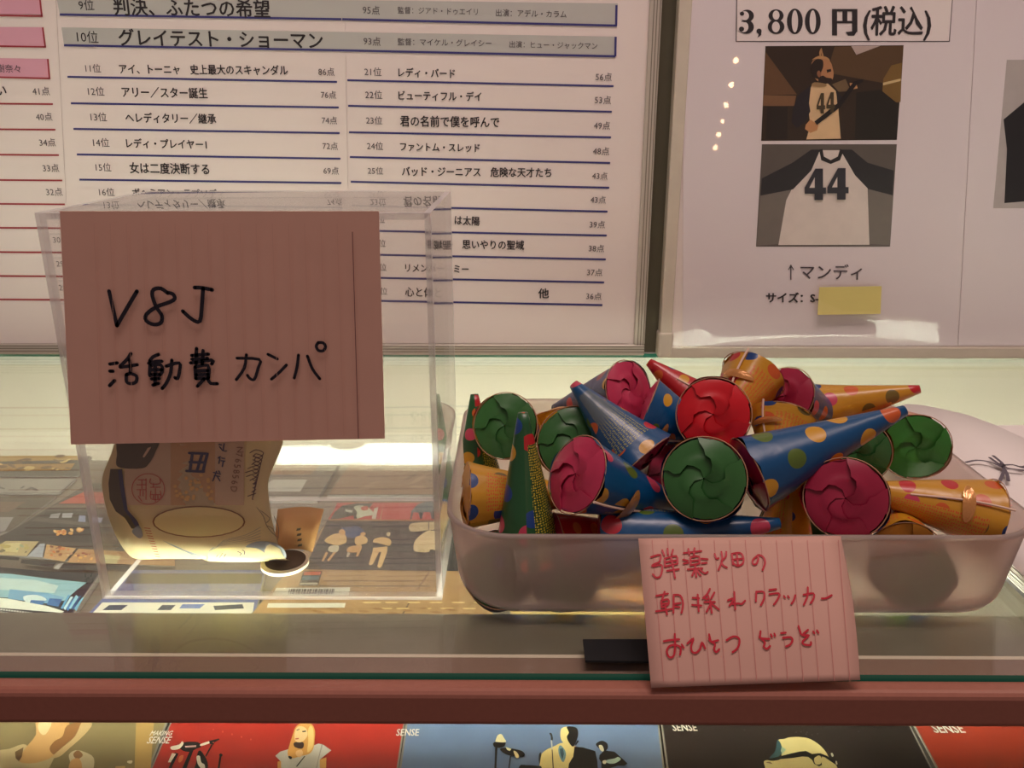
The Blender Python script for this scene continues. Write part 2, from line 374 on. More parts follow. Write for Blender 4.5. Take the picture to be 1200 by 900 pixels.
# ---- second board
Y2 = 0.748
b2 = thing('shirt_price_board', 'white framed board pricing a raglan shirt numbered 44, right of the ranking board', 'notice board')
xa = PY(779, 300, Y2).x
M_frame2 = mat('white_plastic_frame', (206, 196, 180), 0.45, noise=0.06, nscale=60)
frame_board(b2, xa, 0.72, Y2, 0.0004, 0.62, 0.0110, M_frame2, groove=False)
mb = MB(); mb.box((xa - 0.0015, Y2 - 0.0012, 0.0003), (xa + 0.0125, Y2 + 0.0150, 0.026), M_frame2); mb.build('corner_cap', b2, bevel=0.003)
sheet(b2, [(802, -260), (1158, -260), (1122, 405), (800, 405)], Y2 + 0.0022, mat('poster_paper_cool', (228, 218, 222), 0.5))
sheet(b2, [(1158.8, -260), (1420, -260), (1370, 405), (1122.8, 405)], Y2 + 0.0022, MATS['poster_paper_cool'])
YQ = Y2 + 0.0020
p = MB(); pquad(p, [(863, -6), (1117, -6), (1113, 49), (862, 49)], YQ, M_inkg); pquad(p, [(864, -5), (1116, -5), (1112, 48), (863.2, 48)], YQ - 0.0002, mat('label_white', (236, 226, 224), 0.5)); p.build('price_label', b2)
# price in slab/mincho style: thick strokes
p = MB()
def q2(s, x0, x1, y, bold, vs=1.0, m=M_ink): put_text(p, s, PY(x0, y, YQ - 0.0005), PY(x1, y + 0.4, YQ - 0.0005), m, bold, vs=vs, skew=-0.10)
YB = YQ - 0.0005
def pe(cx, cy, rx, ry, m, k, n=24): p.poly([PY(x, y, YB - 0.00006 * k) for x, y in ell(cx, cy, rx, ry, n)], m)
def pr(x0, y0, x1, y1, m=M_ink, k=0, sk=0.0): p.poly([PY(x, y, YB - 0.00006 * k) for x, y in ((x0 + sk, y0), (x1 + sk, y0), (x1, y1), (x0, y1))], m)
def ell(cx, cy, rx, ry, n=14, rot=0.0):
    return [(cx + rx * math.cos(a) * math.cos(rot) - ry * math.sin(a) * math.sin(rot), cy + rx * math.cos(a) * math.sin(rot) + ry * math.sin(a) * math.cos(rot)) for a in [k * 2 * PI / n for k in range(n)]]
LW = MATS['label_white']
# heavy serif numerals: 3 , 8 0 0
pe(875.5, 18.5, 8.0, 7.2, M_ink, 0); pe(874.5, 31.5, 9.0, 8.2, M_ink, 1); pe(872.5, 18.5, 5.2, 5.4, LW, 2); pe(871.5, 31.5, 5.6, 6.2, LW, 3)
pr(864, 16, 869, 36, LW, 4); pr(871, 23.5, 878, 26, M_ink, 5); pe(869.5, 16, 2.6, 2.4, M_ink, 6); pe(869, 34, 3.0, 2.8, M_ink, 6)
pe(889.5, 36.5, 3.0, 3.0, M_ink, 0); p.poly([PY(x, y, YB) for x, y in ((892.4, 36), (892, 41), (887.5, 44.5), (889, 41), (888.6, 38))], M_ink)
pe(909.5, 18.3, 8.8, 7.4, M_ink, 0); pe(909.5, 31.3, 9.8, 8.6, M_ink, 1); pe(909.5, 17.8, 4.0, 5.4, LW, 2); pe(909.2, 31.6, 4.6, 6.3, LW, 3)
for cx in (931.5, 952.5): pe(cx, 25, 9.3, 15, M_ink, 0); pe(cx, 25, 3.7, 13.0, LW, 2)
pr(975, 10.5, 981, 41.5); pr(998.5, 10.5, 1004.8, 37.5); pr(975, 10.5, 1004, 13.5, k=1); pr(980, 24.5, 999, 27.2, k=1); pr(987.3, 12, 993, 26, k=2); p.poly([PY(x, y, YB) for x, y in ((991, 37.5), (1004.8, 36), (1001, 41.8), (994, 41.8))], M_ink)
q2('(税込)', 1012, 1091, 25, 0.02, 1.1)
q2('マンディ', 938, 1010, 319, 0.006, 1.0, m=M_inkg); pr(926.2, 311, 927.4, 328, M_inkg); [p.poly([PY(x, y, YB) for x, y in q_], M_inkg) for q_ in (((926.8, 310), (928, 311), (924.2, 316.5), (923.4, 316)), ((926.8, 310), (925.8, 311), (929.8, 316.5), (930.6, 316)))]
q2('サイズ：S-', 898, 959, 349, 0.03, 1.0)
p.build('printed_lettering', b2)
# photo prints
def ph(root, corners, layers, Y=YQ):
    m = MB(); m.prism([PY(x, y, Y) for x, y in corners], (0, 0.0003, 0), layers[0]); o = m.build('photo_print', root)
    g = MB()
    for k, (mm, pts) in enumerate(layers[1:]):
        if isinstance(pts, str): continue
        g.poly([PY(x, y, Y - 0.00004 * (k + 1)) for x, y in pts], mm)
    g.build('printed_picture', o)
    return o
def c1(pts, ox=880, oy=45, s=6.316): return [(ox + x / s, oy + y / s) for x, y in pts]
K = {}
def kc(r, g, b, rough=0.4):
    k = (r, g, b)
    if k not in K: K[k] = mat('print_%d_%d_%d' % k, k, rough, noise=0.08, nscale=90)
    return K[k]
ph(b2, [(897, 54), (1059, 53), (1051, 164), (892, 165)], [kc(52, 38, 26),
    (kc(92, 68, 42), c1([(620, 60), (1130, 55), (1115, 300), (980, 330), (760, 290), (600, 260), (590, 160)])),
    (kc(128, 98, 48), c1([(980, 300), (1040, 200), (1118, 180), (1108, 470), (1010, 480), (970, 430)])),
    (kc(214, 190, 140), c1([(978, 328), (1110, 297), (1108, 315), (978, 348)])),
    (kc(30, 26, 18), c1([(780, 400), (960, 380), (1095, 490), (1080, 745), (770, 745)])),
    (kc(104, 74, 48), c1([(108, 100), (340, 415), (95, 420)])), (kc(128, 92, 62), c1([(93, 420), (335, 424), (320, 500), (88, 500)])),
    (kc(36, 28, 22), c1([(120, 505), (270, 505), (270, 745), (110, 745)])),
    (kc(196, 176, 168), c1([(742, 56), (960, 54), (780, 122)])), (kc(116, 94, 66), c1([(600, 340), (700, 300), (740, 390), (650, 395)])),
    (kc(226, 192, 148), c1([(430, 390), (450, 350), (560, 325), (640, 400), (650, 560), (665, 742), (410, 748), (440, 640), (420, 480)])),
    (kc(36, 32, 38), c1([(445, 345), (430, 480), (440, 540), (400, 620), (340, 665), (300, 620), (310, 520), (350, 420)])),
    (kc(38, 34, 38), c1([(625, 370), (700, 470), (640, 500), (635, 430)])),
    (kc(200, 144, 96), c1([(405, 640), (440, 600), (500, 640), (490, 680), (440, 700), (400, 670)])),
    (kc(206, 152, 104), c1([(730, 330), (780, 330), (790, 370), (740, 380)])),
    (kc(190, 136, 94), sm(c1([(450, 180), (490, 148), (550, 140), (590, 175), (606, 225), (612, 265), (600, 310), (560, 330), (500, 320), (455, 260)]))),
    (kc(40, 28, 22), sm(c1([(445, 200), (480, 155), (530, 160), (535, 210), (520, 250), (512, 300), (470, 290), (448, 250)]))), (kc(44, 30, 24), sm(c1([(500, 300), (530, 275), (560, 290), (600, 298), (590, 325), (545, 338), (505, 330)]))),
    (kc(150, 100, 70), sm(c1([(490, 250), (505, 238), (520, 262), (508, 288), (492, 275)]))), (kc(40, 28, 24), c1([(560, 232), (592, 226), (594, 244), (564, 254)])),
    (kc(196, 150, 100), sm(c1([(450, 160), (500, 130), (560, 138), (585, 165), (540, 150), (480, 152)]))), (kc(176, 134, 90), sm(c1([(508, 130), (506, 100), (522, 70), (530, 100), (540, 135), (524, 128), (520, 105), (516, 135)]))), (kc(160, 130, 90), sm(c1([(450, 350), (470, 325), (550, 335), (555, 355), (500, 360)]))),
    (kc(24, 20, 20), c1([(470, 615), (640, 480), (760, 320), (830, 300), (830, 322), (780, 345), (660, 510), (490, 640)]))])
p = MB(); YN = YQ - 0.0032
def four(x0, y0, w_, h_, m, hole, Y):
    f = lambda pts, k: p.poly([PY(x0 + w_ * a + 0.0, y0 + h_ * b, Y - 0.00008 * k) for a, b in pts], m if k < 1 else hole)
    f([(0.50, 0), (0.86, 0), (0.86, 0.60), (1.0, 0.60), (1.0, 0.80), (0.86, 0.80), (0.86, 1.0), (0.46, 1.0), (0.46, 0.80), (0.0, 0.80), (0.0, 0.60)], 0)
    f([(0.47, 0.28), (0.47, 0.61), (0.22, 0.61)], 1)
YF = YQ - 0.0012
four(957, 109, 10, 24, kc(74, 62, 40), kc(226, 192, 148), YF); four(968.5, 108, 10, 24, kc(74, 62, 40), kc(226, 192, 148), YF)
q = [(893, 169), (1051, 169), (1043, 289), (886, 289)]
def c2(pts): return [(760 + x / 2.727, y / 2.727) for x, y in pts]
ph(b2, q, [kc(96, 88, 82),
    (kc(120, 112, 104), c2([(358, 620), (460, 600), (420, 780), (346, 785)])), (kc(120, 112, 104), c2([(700, 600), (782, 625), (770, 783), (708, 780)])),
    (kc(226, 214, 206), c2([(530, 500), (550, 480), (615, 480), (640, 510), (700, 600), (706, 782), (415, 783), (440, 640), (480, 560)])),
    (kc(38, 36, 40), c2([(549, 478), (520, 545), (462, 605), (358, 625), (362, 570), (460, 520), (520, 478)])),
    (kc(38, 36, 40), c2([(612, 478), (650, 478), (700, 520), (784, 545), (780, 624), (702, 604), (660, 560)])),
    (kc(30, 28, 30), c2([(545, 478), (556, 476), (560, 500), (582, 512), (605, 500), (612, 476), (624, 480), (612, 512), (582, 524), (552, 512)]))])
four(943, 197.5, 25, 37, kc(44, 44, 54), kc(226, 214, 206), YF); four(969.5, 197, 25, 37, kc(44, 44, 54), kc(226, 214, 206), YF)
p.build('shirt_number', b2)
ph(b2, [(1180, 70), (1290, 70), (1275, 244), (1164, 244)], [kc(186, 178, 176), (kc(28, 28, 32), [(1200, 120), (1176, 140), (1180, 175), (1177, 238), (1202, 236), (1290, 236), (1290, 90), (1215, 90)])])
# sticky note
nt_ = thing('sticky_note', 'small pale yellow sticky note covering the sizes on the shirt price board', 'sticky note')
mb = MB(); g = []
for j in range(5):
    v = j / 4
    for i in range(7):
        u = i / 6
        P = PY(960 + (1033 - 960) * u - 2 * v + 0.8 * u * v, 336.5 - 1.2 * u + v * 32.5, YQ - 0.0048 - 0.0016 * v * v)
        g.append(P)
mb.add(g, [(j * 7 + i, j * 7 + i + 1, j * 7 + i + 8, j * 7 + i + 7) for j in range(4) for i in range(6)], mat('yellow_note_paper', (226, 214, 132), 0.7))
o = mb.build('note_sheet', nt_); md = o.modifiers.new('s', 'SOLIDIFY'); md.thickness = 0.0002
# clear cover of board 2 (bowed at the foot)
mb = MB(); nx, nz = 60, 40; g = []
x0 = xa + 0.0115; x1 = 0.705
for j in range(nz + 1):
    for i in range(nx + 1):
        x = x0 + (x1 - x0) * i / nx; z = 0.012 + (0.58 - 0.012) * (j / nz) ** 1.6
        bow = 0.0070 * math.exp(-z / 0.08) * (1 + 0.10 * min(((x - 0.30) / 0.11) ** 2, 4.0))
        g.append((x, Y2 - 0.0004 - bow, z))
mb.add(g, [(j * (nx + 1) + i, j * (nx + 1) + i + 1, (j + 1) * (nx + 1) + i + 1, (j + 1) * (nx + 1) + i) for j in range(nz) for i in range(nx)], thin_glass('poster_cover', (1, 1, 1, 1), ior=1.42, rough=0.02))
o = mb.build('plastic_cover', b2, smooth=True); o['label'] = 'clear glossy plastic cover sheet'

# string of bulbs behind the camera, mirrored in the cover
ls = thing('light_string', 'string of small warm bulbs, seen mirrored left of the two shirt photos', 'string lights')
M_bulb = emit('bulb_glow', (1.0, 0.55, 0.28, 1), 90.0); cablepts = []
for (x, y, r) in ((864, 70, 1.0), (859, 98, 0.9), (853, 122, 0.9), (849, 141, 0.7), (845, 156, 0.8), (841, 171, 0.8)):
    d = ray(x, y); t0 = (Y2 - 0.005) / d.y; h = ORG + d * t0; nn_ = Vector((0, -1, 0.007 / 0.08 * math.exp(-h.z / 0.08))).normalized(); dm = d - 2 * d.dot(nn_) * nn_; q_ = h + dm * 2.1
    mb = MB(); bmq = bmesh.new(); bmesh.ops.create_uvsphere(bmq, u_segments=12, v_segments=8, radius=0.0085 * r)
    mb.add([v.co + q_ for v in bmq.verts], [[v.index for v in f.verts] for f in bmq.faces], M_bulb); bmq.free()
    mb.build('bulb', ls, smooth=True); cablepts.append(q_ + Vector((0, 0, 0.012)))
mb = MB()
for a, b in zip(cablepts[:-1], cablepts[1:]): cyl(mb, a, b, 0.002, M_black, 6)
mb.build('cable', ls)

# ------------------------------------------------------------------ items inside the case, flat on the shelf
ZS = -0.1047
def slab(name, label, cat, px, th, edge, top, group=None):
    r = thing(name, label, cat, group)
    zt = ZS + th
    pts = [PZ(x, y, zt) for x, y in px]
    mb = MB(); mb.prism([(q.x, q.y, zt) for q in pts], (0, 0, -th + 0.0002), edge); mb.build('body' if th > 0.002 else 'card', r)
    mb = MB(); cx = sum(q.x for q in pts) / len(pts); cy = sum(q.y for q in pts) / len(pts)
    mb.poly([(cx + (q.x - cx) * 0.985, cy + (q.y - cy) * 0.985, zt + 0.0003) for q in pts], top)
    mb.build('printed_cover', r)
    r['zt'] = zt
    return r
def prints(root, layers, nm='printed_picture'):
    mb = MB(); zt = root['zt'] + 0.0004
    for k, (m, pts) in enumerate(layers):
        mb.poly([PZ(x, y, zt + 0.00004 * k) for x, y in pts], m)
    mb.build(nm, root)
def ell(cx, cy, rx, ry, n=14, rot=0.0):
    return [(cx + rx * math.cos(a) * math.cos(rot) - ry * math.sin(a) * math.sin(rot), cy + rx * math.cos(a) * math.sin(rot) + ry * math.sin(a) * math.cos(rot)) for a in [k * 2 * PI / n for k in range(n)]]
M_case = mat('clear_case_edge', (150, 145, 140), 0.2)
def blobs(x0, y0, x1, y1, n, cols, rx, ry, seed):
    r = random.Random(seed); out = []
    for _ in range(n):
        s = r.uniform(0.5, 1.2)
        out.append((kc(*r.choice(cols)), ell(r.uniform(x0, x1), r.uniform(y0, y1), rx * s, ry * s, 7, r.uniform(-0.6, 0.6))))
    return out
M_gloss = lambda c: mat('gloss_%d_%d_%d' % c, c, 0.30, coat=0.22, noise=0.15, nscale=40)
a = slab('postcard', 'dark postcard with a band of golden lights, at the rear left of the case', 'postcard', [(-70, 530), (112, 530), (92, 558), (-90, 558)], 0.0016, M_case, M_gloss((70, 66, 62)))
prints(a, [(kc(196, 160, 84), [(-60, 535), (96, 533), (92, 539), (-64, 542)]), (kc(180, 138, 70), [(-70, 545), (88, 543), (82, 551), (-76, 553)])] + blobs(-50, 534, 84, 550, 26, [(240, 214, 140), (120, 90, 50)], 6, 1.6, 3))
a = slab('postcard', 'pale grey postcard lying in front of the one with golden lights', 'postcard', [(-90, 561), (90, 561), (70, 578), (-104, 578)], 0.0016, M_case, M_gloss((168, 164, 158)))
prints(a, blobs(-60, 568, 60, 574, 12, [(90, 90, 96), (110, 106, 104)], 5, 1.4, 4))
a = slab('postcard', 'dark brown postcard at the far left edge, left of the diagonal leaflet', 'postcard', [(-110, 582), (66, 582), (14, 622), (-40, 634), (-150, 634)], 0.0016, M_case, M_gloss((84, 70, 60)))
prints(a, [(kc(120, 92, 76), [(-100, 588), (30, 588), (10, 600), (-110, 602)]), (kc(160, 156, 160), [(0, 606), (16, 606), (6, 622), (-10, 626)])])
a = slab('leaflet', 'dark glossy leaflet with rows of small stage photographs, lying diagonally left of the box', 'leaflet', [(104, 566), (215, 566), (205, 664), (-30, 648)], 0.0020, M_case, M_gloss((74, 68, 64)))
L7 = lambda pts: [(x / 4.39, 515 + y / 4.39) for x, y in pts]
prints(a, [(kc(196, 84, 70), L7([(430, 270), (900, 270), (900, 330), (300, 330)])), (kc(120, 108, 98), L7([(290, 335), (900, 335), (900, 350), (250, 350)])), (kc(48, 44, 44), L7([(240, 370), (900, 360), (900, 540), (-40, 520)])), (kc(92, 86, 80), L7([(190, 400), (900, 470), (900, 480), (160, 420)])),
    (kc(168, 168, 176), L7([(262, 385), (312, 378), (300, 404), (254, 404)])), (kc(186, 188, 198), L7([(322, 380), (376, 378), (368, 402), (318, 402)])), (kc(150, 160, 196), L7([(408, 390), (440, 392), (440, 425), (402, 422)])), (kc(170, 176, 210), L7([(475, 402), (530, 402), (520, 428), (470, 426)])),
    (kc(208, 190, 140), L7([(0, 540), (30, 522), (200, 524), (136, 600), (-40, 592)])), (kc(236, 226, 170), L7([(30, 535), (110, 530), (90, 580), (10, 575)])), (kc(178, 186, 200), L7([(206, 536), (232, 536), (218, 606), (140, 602)])), (kc(214, 176, 124), L7([(240, 540), (392, 560), (330, 628), (224, 610)])), (kc(196, 152, 104), L7([(404, 562), (900, 590), (900, 650), (344, 632)])), (kc(220, 214, 160), L7([(520, 590), (620, 600), (600, 640), (530, 636)])),
    (kc(44, 42, 42), L7([(0, 600), (100, 606), (96, 622), (-40, 612)])), (kc(44, 42, 42), L7([(112, 616), (290, 632), (270, 660), (106, 636)])), (kc(44, 42, 42), L7([(330, 636), (900, 660), (900, 690), (304, 664)])), (kc(190, 186, 182), L7([(300, 640), (326, 636), (300, 668), (276, 662)]))]
    + blobs(64, 620, 96, 626, 22, [(240, 176, 90), (226, 136, 60), (250, 210, 140)], 3, 1.8, 5) + blobs(58, 640, 84, 652, 16, [(226, 130, 60), (240, 214, 150), (150, 90, 60), (206, 160, 130)], 2.4, 1.5, 6) + blobs(2, 638, 34, 648, 12, [(170, 190, 150), (206, 190, 110), (120, 110, 84)], 3, 1.6, 9) + blobs(88, 648, 108, 658, 10, [(240, 190, 100), (160, 80, 60)], 2.4, 1.4, 10))
a = slab('disc_case', 'blue and white disc case at the left edge, in front of the diagonal leaflet', 'disc case', [(-120, 662), (118, 672), (84, 722), (-160, 722)], 0.0050, M_case, M_gloss((34, 36, 44)))
prints(a, [(kc(26, 30, 38), L7([(-200, 640), (500, 700), (430, 800), (330, 900), (-200, 900)])), (kc(150, 200, 214), L7([(-200, 680), (60, 692), (250, 716), (446, 736), (400, 770), (330, 830), (-200, 800)])), (kc(200, 226, 226), L7([(-200, 700), (180, 722), (300, 752), (280, 790), (-200, 760)])), (kc(120, 176, 214), L7([(50, 770), (240, 790), (330, 812), (300, 850), (40, 820)])), (kc(220, 240, 240), sm(L7([(120, 808), (190, 800), (240, 826), (150, 846)]))), (kc(60, 120, 184), L7([(160, 826), (230, 830), (220, 850), (150, 846)])), (kc(50, 110, 176), L7([(256, 816), (320, 822), (300, 860), (240, 850)])),
    (kc(236, 240, 226), L7([(-200, 800), (40, 818), (240, 856), (330, 884), (320, 892), (-200, 850)]))] + [(kc(*c_), L7([(350 + 14 * k, 800 + (k % 3) * 8), (362 + 14 * k, 802 + (k % 2) * 8), (322 + 14 * k, 872 + (k % 3) * 6), (312 + 14 * k, 868)])) for k, c_ in enumerate([(90, 170, 220), (200, 236, 246), (60, 130, 200), (150, 210, 236), (40, 90, 150), (120, 190, 226)])]
    + [(kc(228, 228, 222), L7([(-40 + k * 14, 866 + k * 1.6), (-30 + k * 14, 867 + k * 1.6), (-31 + k * 14, 874 + k * 1.6), (-41 + k * 14, 873 + k * 1.6)])) for k in range(20)] + [(kc(228, 228, 222), L7([(-40 + k * 14, 880 + k * 1.6), (-30 + k * 14, 881 + k * 1.6), (-31 + k * 14, 888 + k * 1.6), (-41 + k * 14, 887 + k * 1.6)])) for k in range(16)])
a = slab('disc_case', 'pale blue disc case with white lettering, under the box floor below the banknote', 'disc case', [(150, 668), (312, 668), (300, 722), (100, 722)], 0.0050, M_case, M_gloss((104, 116, 170)))
prints(a, [(kc(60, 54, 60), [(152, 672), (308, 672), (306, 684), (146, 684)]), (kc(236, 232, 216), [(120, 706), (298, 706), (296, 719), (108, 719)]), (kc(60, 66, 90), [(128, 709), (150, 709), (142, 715), (120, 715)]), (kc(60, 66, 90), [(190, 709), (206, 709), (200, 715), (184, 715)]), (kc(110, 130, 190), [(214, 708), (240, 708), (234, 713), (210, 713)]), (kc(60, 66, 90), [(250, 710), (284, 708), (286, 713), (252, 715)])])
a = slab('disc_case', 'white disc case at the back of the case, behind the box', 'disc case', [(300, 535), (402, 535), (372, 584), (260, 584)], 0.0050, M_case, M_gloss((120, 104, 98)))
prints(a, [(kc(150, 110, 84), [(316, 540), (380, 540), (364, 556), (300, 556)]), (kc(200, 196, 190), [(320, 562), (360, 562), (352, 576), (300, 576)])])
a = slab('disc_case', 'brown kraft disc case at the back, right behind the box corner', 'disc case', [(420, 528), (560, 528), (556, 580), (384, 580)], 0.0050, M_case, M_gloss((150, 116, 96)))
prints(a, blobs(430, 548, 540, 574, 12, [(170, 140, 120), (120, 90, 76)], 10, 2, 12))
a = slab('disc_case', 'disc case back with dark photo of three runners, under the right of the box', 'disc case', [(402, 588), (566, 588), (580, 722), (292, 722)], 0.0058, M_case, M_gloss((186, 148, 100)))
L8 = lambda pts: [(350 + x / 6.43, 580 + y / 6.43) for x, y in pts]
TAN, SKN = kc(228, 190, 130), kc(220, 170, 110)
prints(a, [(kc(186, 62, 60), L8([(290, 60), (420, 60), (380, 130), (240, 184)])), (kc(196, 60, 60), L8([(300, 60), (640, 60), (610, 184), (220, 184)])), (kc(60, 74, 66), L8([(330, 80), (440, 62), (560, 62), (540, 90), (430, 150), (300, 180), (240, 184), (270, 130)])), (kc(206, 214, 190), sm(L8([(415, 90), (480, 80), (545, 110), (560, 150), (500, 160), (430, 180), (440, 130)]))), (kc(40, 44, 46), L8([(410, 150), (430, 140), (440, 178), (420, 182)])), (kc(200, 80, 60), sm(L8([(470, 92), (520, 84), (520, 112), (480, 116)]))), (kc(210, 214, 200), L8([(350, 108), (410, 116), (400, 134), (355, 126)])), (kc(210, 206, 190), L8([(570, 100), (600, 90), (580, 182), (550, 180)])),
    (kc(196, 62, 62), L8([(640, 60), (1180, 60), (1180, 190), (620, 186)])), (kc(88, 112, 120), sm(L8([(860, 110), (920, 60), (1040, 60), (1090, 120), (960, 130), (850, 130)]))), (kc(50, 56, 70), L8([(900, 130), (940, 130), (930, 180), (915, 180)])), (kc(50, 56, 70), L8([(990, 125), (1020, 125), (1030, 184), (1000, 180)])), (kc(50, 56, 70), L8([(850, 128), (866, 128), (850, 184), (838, 184)])),
    (kc(48, 44, 48), L8([(215, 195), (1300, 200), (1310, 575), (42, 560)])), (kc(58, 82, 130), sm(L8([(330, 240), (440, 235), (500, 290), (400, 325), (330, 290)]))), (kc(66, 62, 72), L8([(230, 215), (420, 215), (410, 240), (215, 250)])),
    (TAN, sm(L8([(230, 310), (290, 290), (350, 300), (362, 350), (330, 372), (296, 380), (240, 370), (195, 345)]))), (SKN, sm(L8([(305, 270), (330, 258), (350, 275), (345, 300), (310, 298)]))), (kc(212, 206, 180), sm(L8([(236, 385), (300, 382), (290, 430), (225, 424)]))), (SKN, L8([(262, 430), (282, 432), (240, 486), (226, 500), (214, 492)])), (SKN, L8([(205, 430), (222, 434), (188, 500), (172, 496)])),
    (TAN, sm(L8([(430, 320), (480, 305), (518, 330), (510, 362), (480, 372), (450, 384), (424, 360)]))), (SKN, sm(L8([(466, 288), (490, 280), (506, 290), (494, 306), (470, 304)]))), (SKN, sm(L8([(380, 392), (440, 380), (476, 384), (462, 430), (440, 432), (400, 434), (362, 424)]))), (SKN, L8([(440, 430), (462, 430), (446, 466), (432, 462)])), (kc(200, 190, 170), L8([(368, 432), (390, 436), (374, 470), (360, 466)])),
    (TAN, sm(L8([(575, 330), (640, 318), (694, 340), (690, 380), (650, 378), (600, 362), (560, 355)]))), (kc(232, 214, 170), sm(L8([(664, 286), (684, 280), (692, 296), (680, 312), (666, 306)]))), (TAN, L8([(560, 400), (668, 388), (666, 430), (556, 430)])), (TAN, L8([(556, 430), (604, 432), (560, 520), (540, 530), (528, 522)])), (TAN, L8([(622, 430), (666, 430), (630, 530), (610, 552), (592, 540)])),
    (kc(214, 192, 150), sm(L8([(830, 250), (850, 215), (960, 205), (1120, 205), (1120, 250), (1000, 262), (900, 275), (850, 275)]))), (kc(230, 206, 160), sm(L8([(880, 340), (960, 275), (1010, 270), (1100, 300), (1110, 420), (1000, 410), (980, 430), (900, 430), (866, 410)]))), (kc(120, 104, 90), L8([(975, 205), (985, 205), (985, 262), (975, 262)]))]
    + [(kc(52, 50, 52), L8([(36, 574), (180, 574), (146, 682), (2, 682)])), (kc(200, 90, 74), L8([(42, 580), (170, 578), (162, 602), (36, 604)])), (kc(60, 110, 124), L8([(32, 610), (158, 608), (148, 640), (22, 642)])), (kc(196, 190, 170), L8([(16, 662), (146, 660), (142, 676), (8, 676)])),
       (kc(236, 232, 214), L8([(-170, 700), (390, 696), (376, 756), (-200, 760)])), (kc(236, 232, 214), L8([(-230, 816), (354, 814), (346, 850), (-240, 850)])), (kc(178, 140, 96), L8([(424, 700), (1300, 705), (1300, 745), (414, 740)])), (kc(150, 112, 80), L8([(980, 576), (996, 576), (896, 720), (880, 720)])), (kc(110, 84, 60), L8([(824, 816), (836, 816), (790, 900), (776, 900)]))]
    + [(M_ink, L8([(-70 + k * 14, 708), (-70 + k * 14 + 5 + (k % 3) * 3, 708), (-80 + k * 14 + 5 + (k % 3) * 3, 748), (-80 + k * 14, 748)])) for k in range(25)]
    + [(kc(120, 90, 66), L8([(190 + k * 16, 644 + (k % 2)), (201 + k * 16, 644), (199 + k * 16, 652), (188 + k * 16, 652)])) for k in range(43)] + [(kc(90, 68, 52), L8([(160 + k * 17, 682 + (k % 2)), (172 + k * 17, 682), (170 + k * 17, 691), (158 + k * 17, 691)])) for k in range(49)]
    + [(kc(228, 200, 140), ell(430 + 13 * k % 150, 706 + (k * 7) % 14, 5, 0.9)) for k in range(26)] + [(kc(160, 118, 74), ell(360 + 17 * k % 190, 713 + (k * 5) % 8, 6, 0.8)) for k in range(26)])
a = slab('disc_case', 'sand coloured disc case showing beside the box, under the left of the tray', 'disc case', [(583, 590), (720, 590), (790, 722), (597, 722)], 0.0050, M_case, M_gloss((206, 176, 112)))
prints(a, blobs(600, 600, 700, 716, 30, [(226, 196, 130), (170, 140, 90)], 8, 1.6, 15))
# front row below the rail
def front_case(label, xl0, xl1, xr0, xr1, base):
    return slab('disc_case', label, 'disc case', [(xl0 + (xl1 - xl0) * (-95) / 48, 758), (xr0 + (xr1 - xr0) * (-95) / 48, 758), (xr1 + (xr1 - xr0) * 1.05, 950), (xl1 + (xl1 - xl0) * 1.05, 950)], 0.0058, M_case, base, 'disc cases in the front row below the rail')
def Q(pts, ox, oy=700, s=3.0): return [(ox + x / s, oy + y / s) for x, y in pts]
f1 = front_case('olive tan disc case with blurred pale figure, far left below the rail', -96, -132, 194, 176, M_gloss((140, 124, 88)))
T1 = lambda pts: [(x / 5.4545, 850 + y / 5.46) for x, y in pts]
prints(f1, [(kc(186, 150, 92), T1([(870, -30), (985, -30), (940, 600), (850, 600)])), (kc(206, 184, 144), sm(T1([(-60, 190), (60, 150), (150, 120), (180, 150), (150, 210), (260, 220), (350, 185), (300, 300), (240, 420), (-100, 420)]))), (kc(214, 168, 112), sm(T1([(240, -40), (420, -40), (440, 30), (370, 100), (350, 190), (230, 240), (120, 230), (160, 150), (230, 60)]))), (kc(150, 104, 62), sm(T1([(430, 0), (540, -20), (500, 60), (430, 110), (400, 160), (350, 190), (316, 150), (350, 100), (400, 70)]))), (kc(206, 176, 130), sm(T1([(530, -30), (590, -10), (540, 60), (440, 150), (380, 200), (330, 205), (400, 140), (480, 70)]))), (kc(226, 206, 160), sm(T1([(250, -20), (330, -20), (290, 60), (250, 40)]))),
    (kc(120, 92, 60), T1([(96, 170), (150, 140), (140, 200), (120, 230), (100, 210)])), (kc(208, 190, 160), sm(T1([(440, 190), (480, 160), (540, 170), (600, 210), (590, 300), (540, 360), (440, 360), (450, 250)]))), (kc(150, 104, 66), sm(T1([(470, 180), (500, 160), (530, 190), (500, 215), (476, 205)]))), (kc(214, 160, 104), sm(T1([(450, 230), (510, 215), (520, 300), (440, 330)]))), (kc(220, 206, 180), sm(T1([(815, 228), (846, 226), (840, 244), (816, 240)]))), (kc(196, 160, 100), T1([(740, 262), (800, 260), (800, 300), (730, 300)]))])
f2 = front_case('red disc case with a blonde woman and a black stand, below the rail', 197, 177, 474, 467, M_gloss((176, 44, 34)))
T2 = lambda pts: [(200 + x / 6.0, 850 + y / 6.0) for x, y in pts]
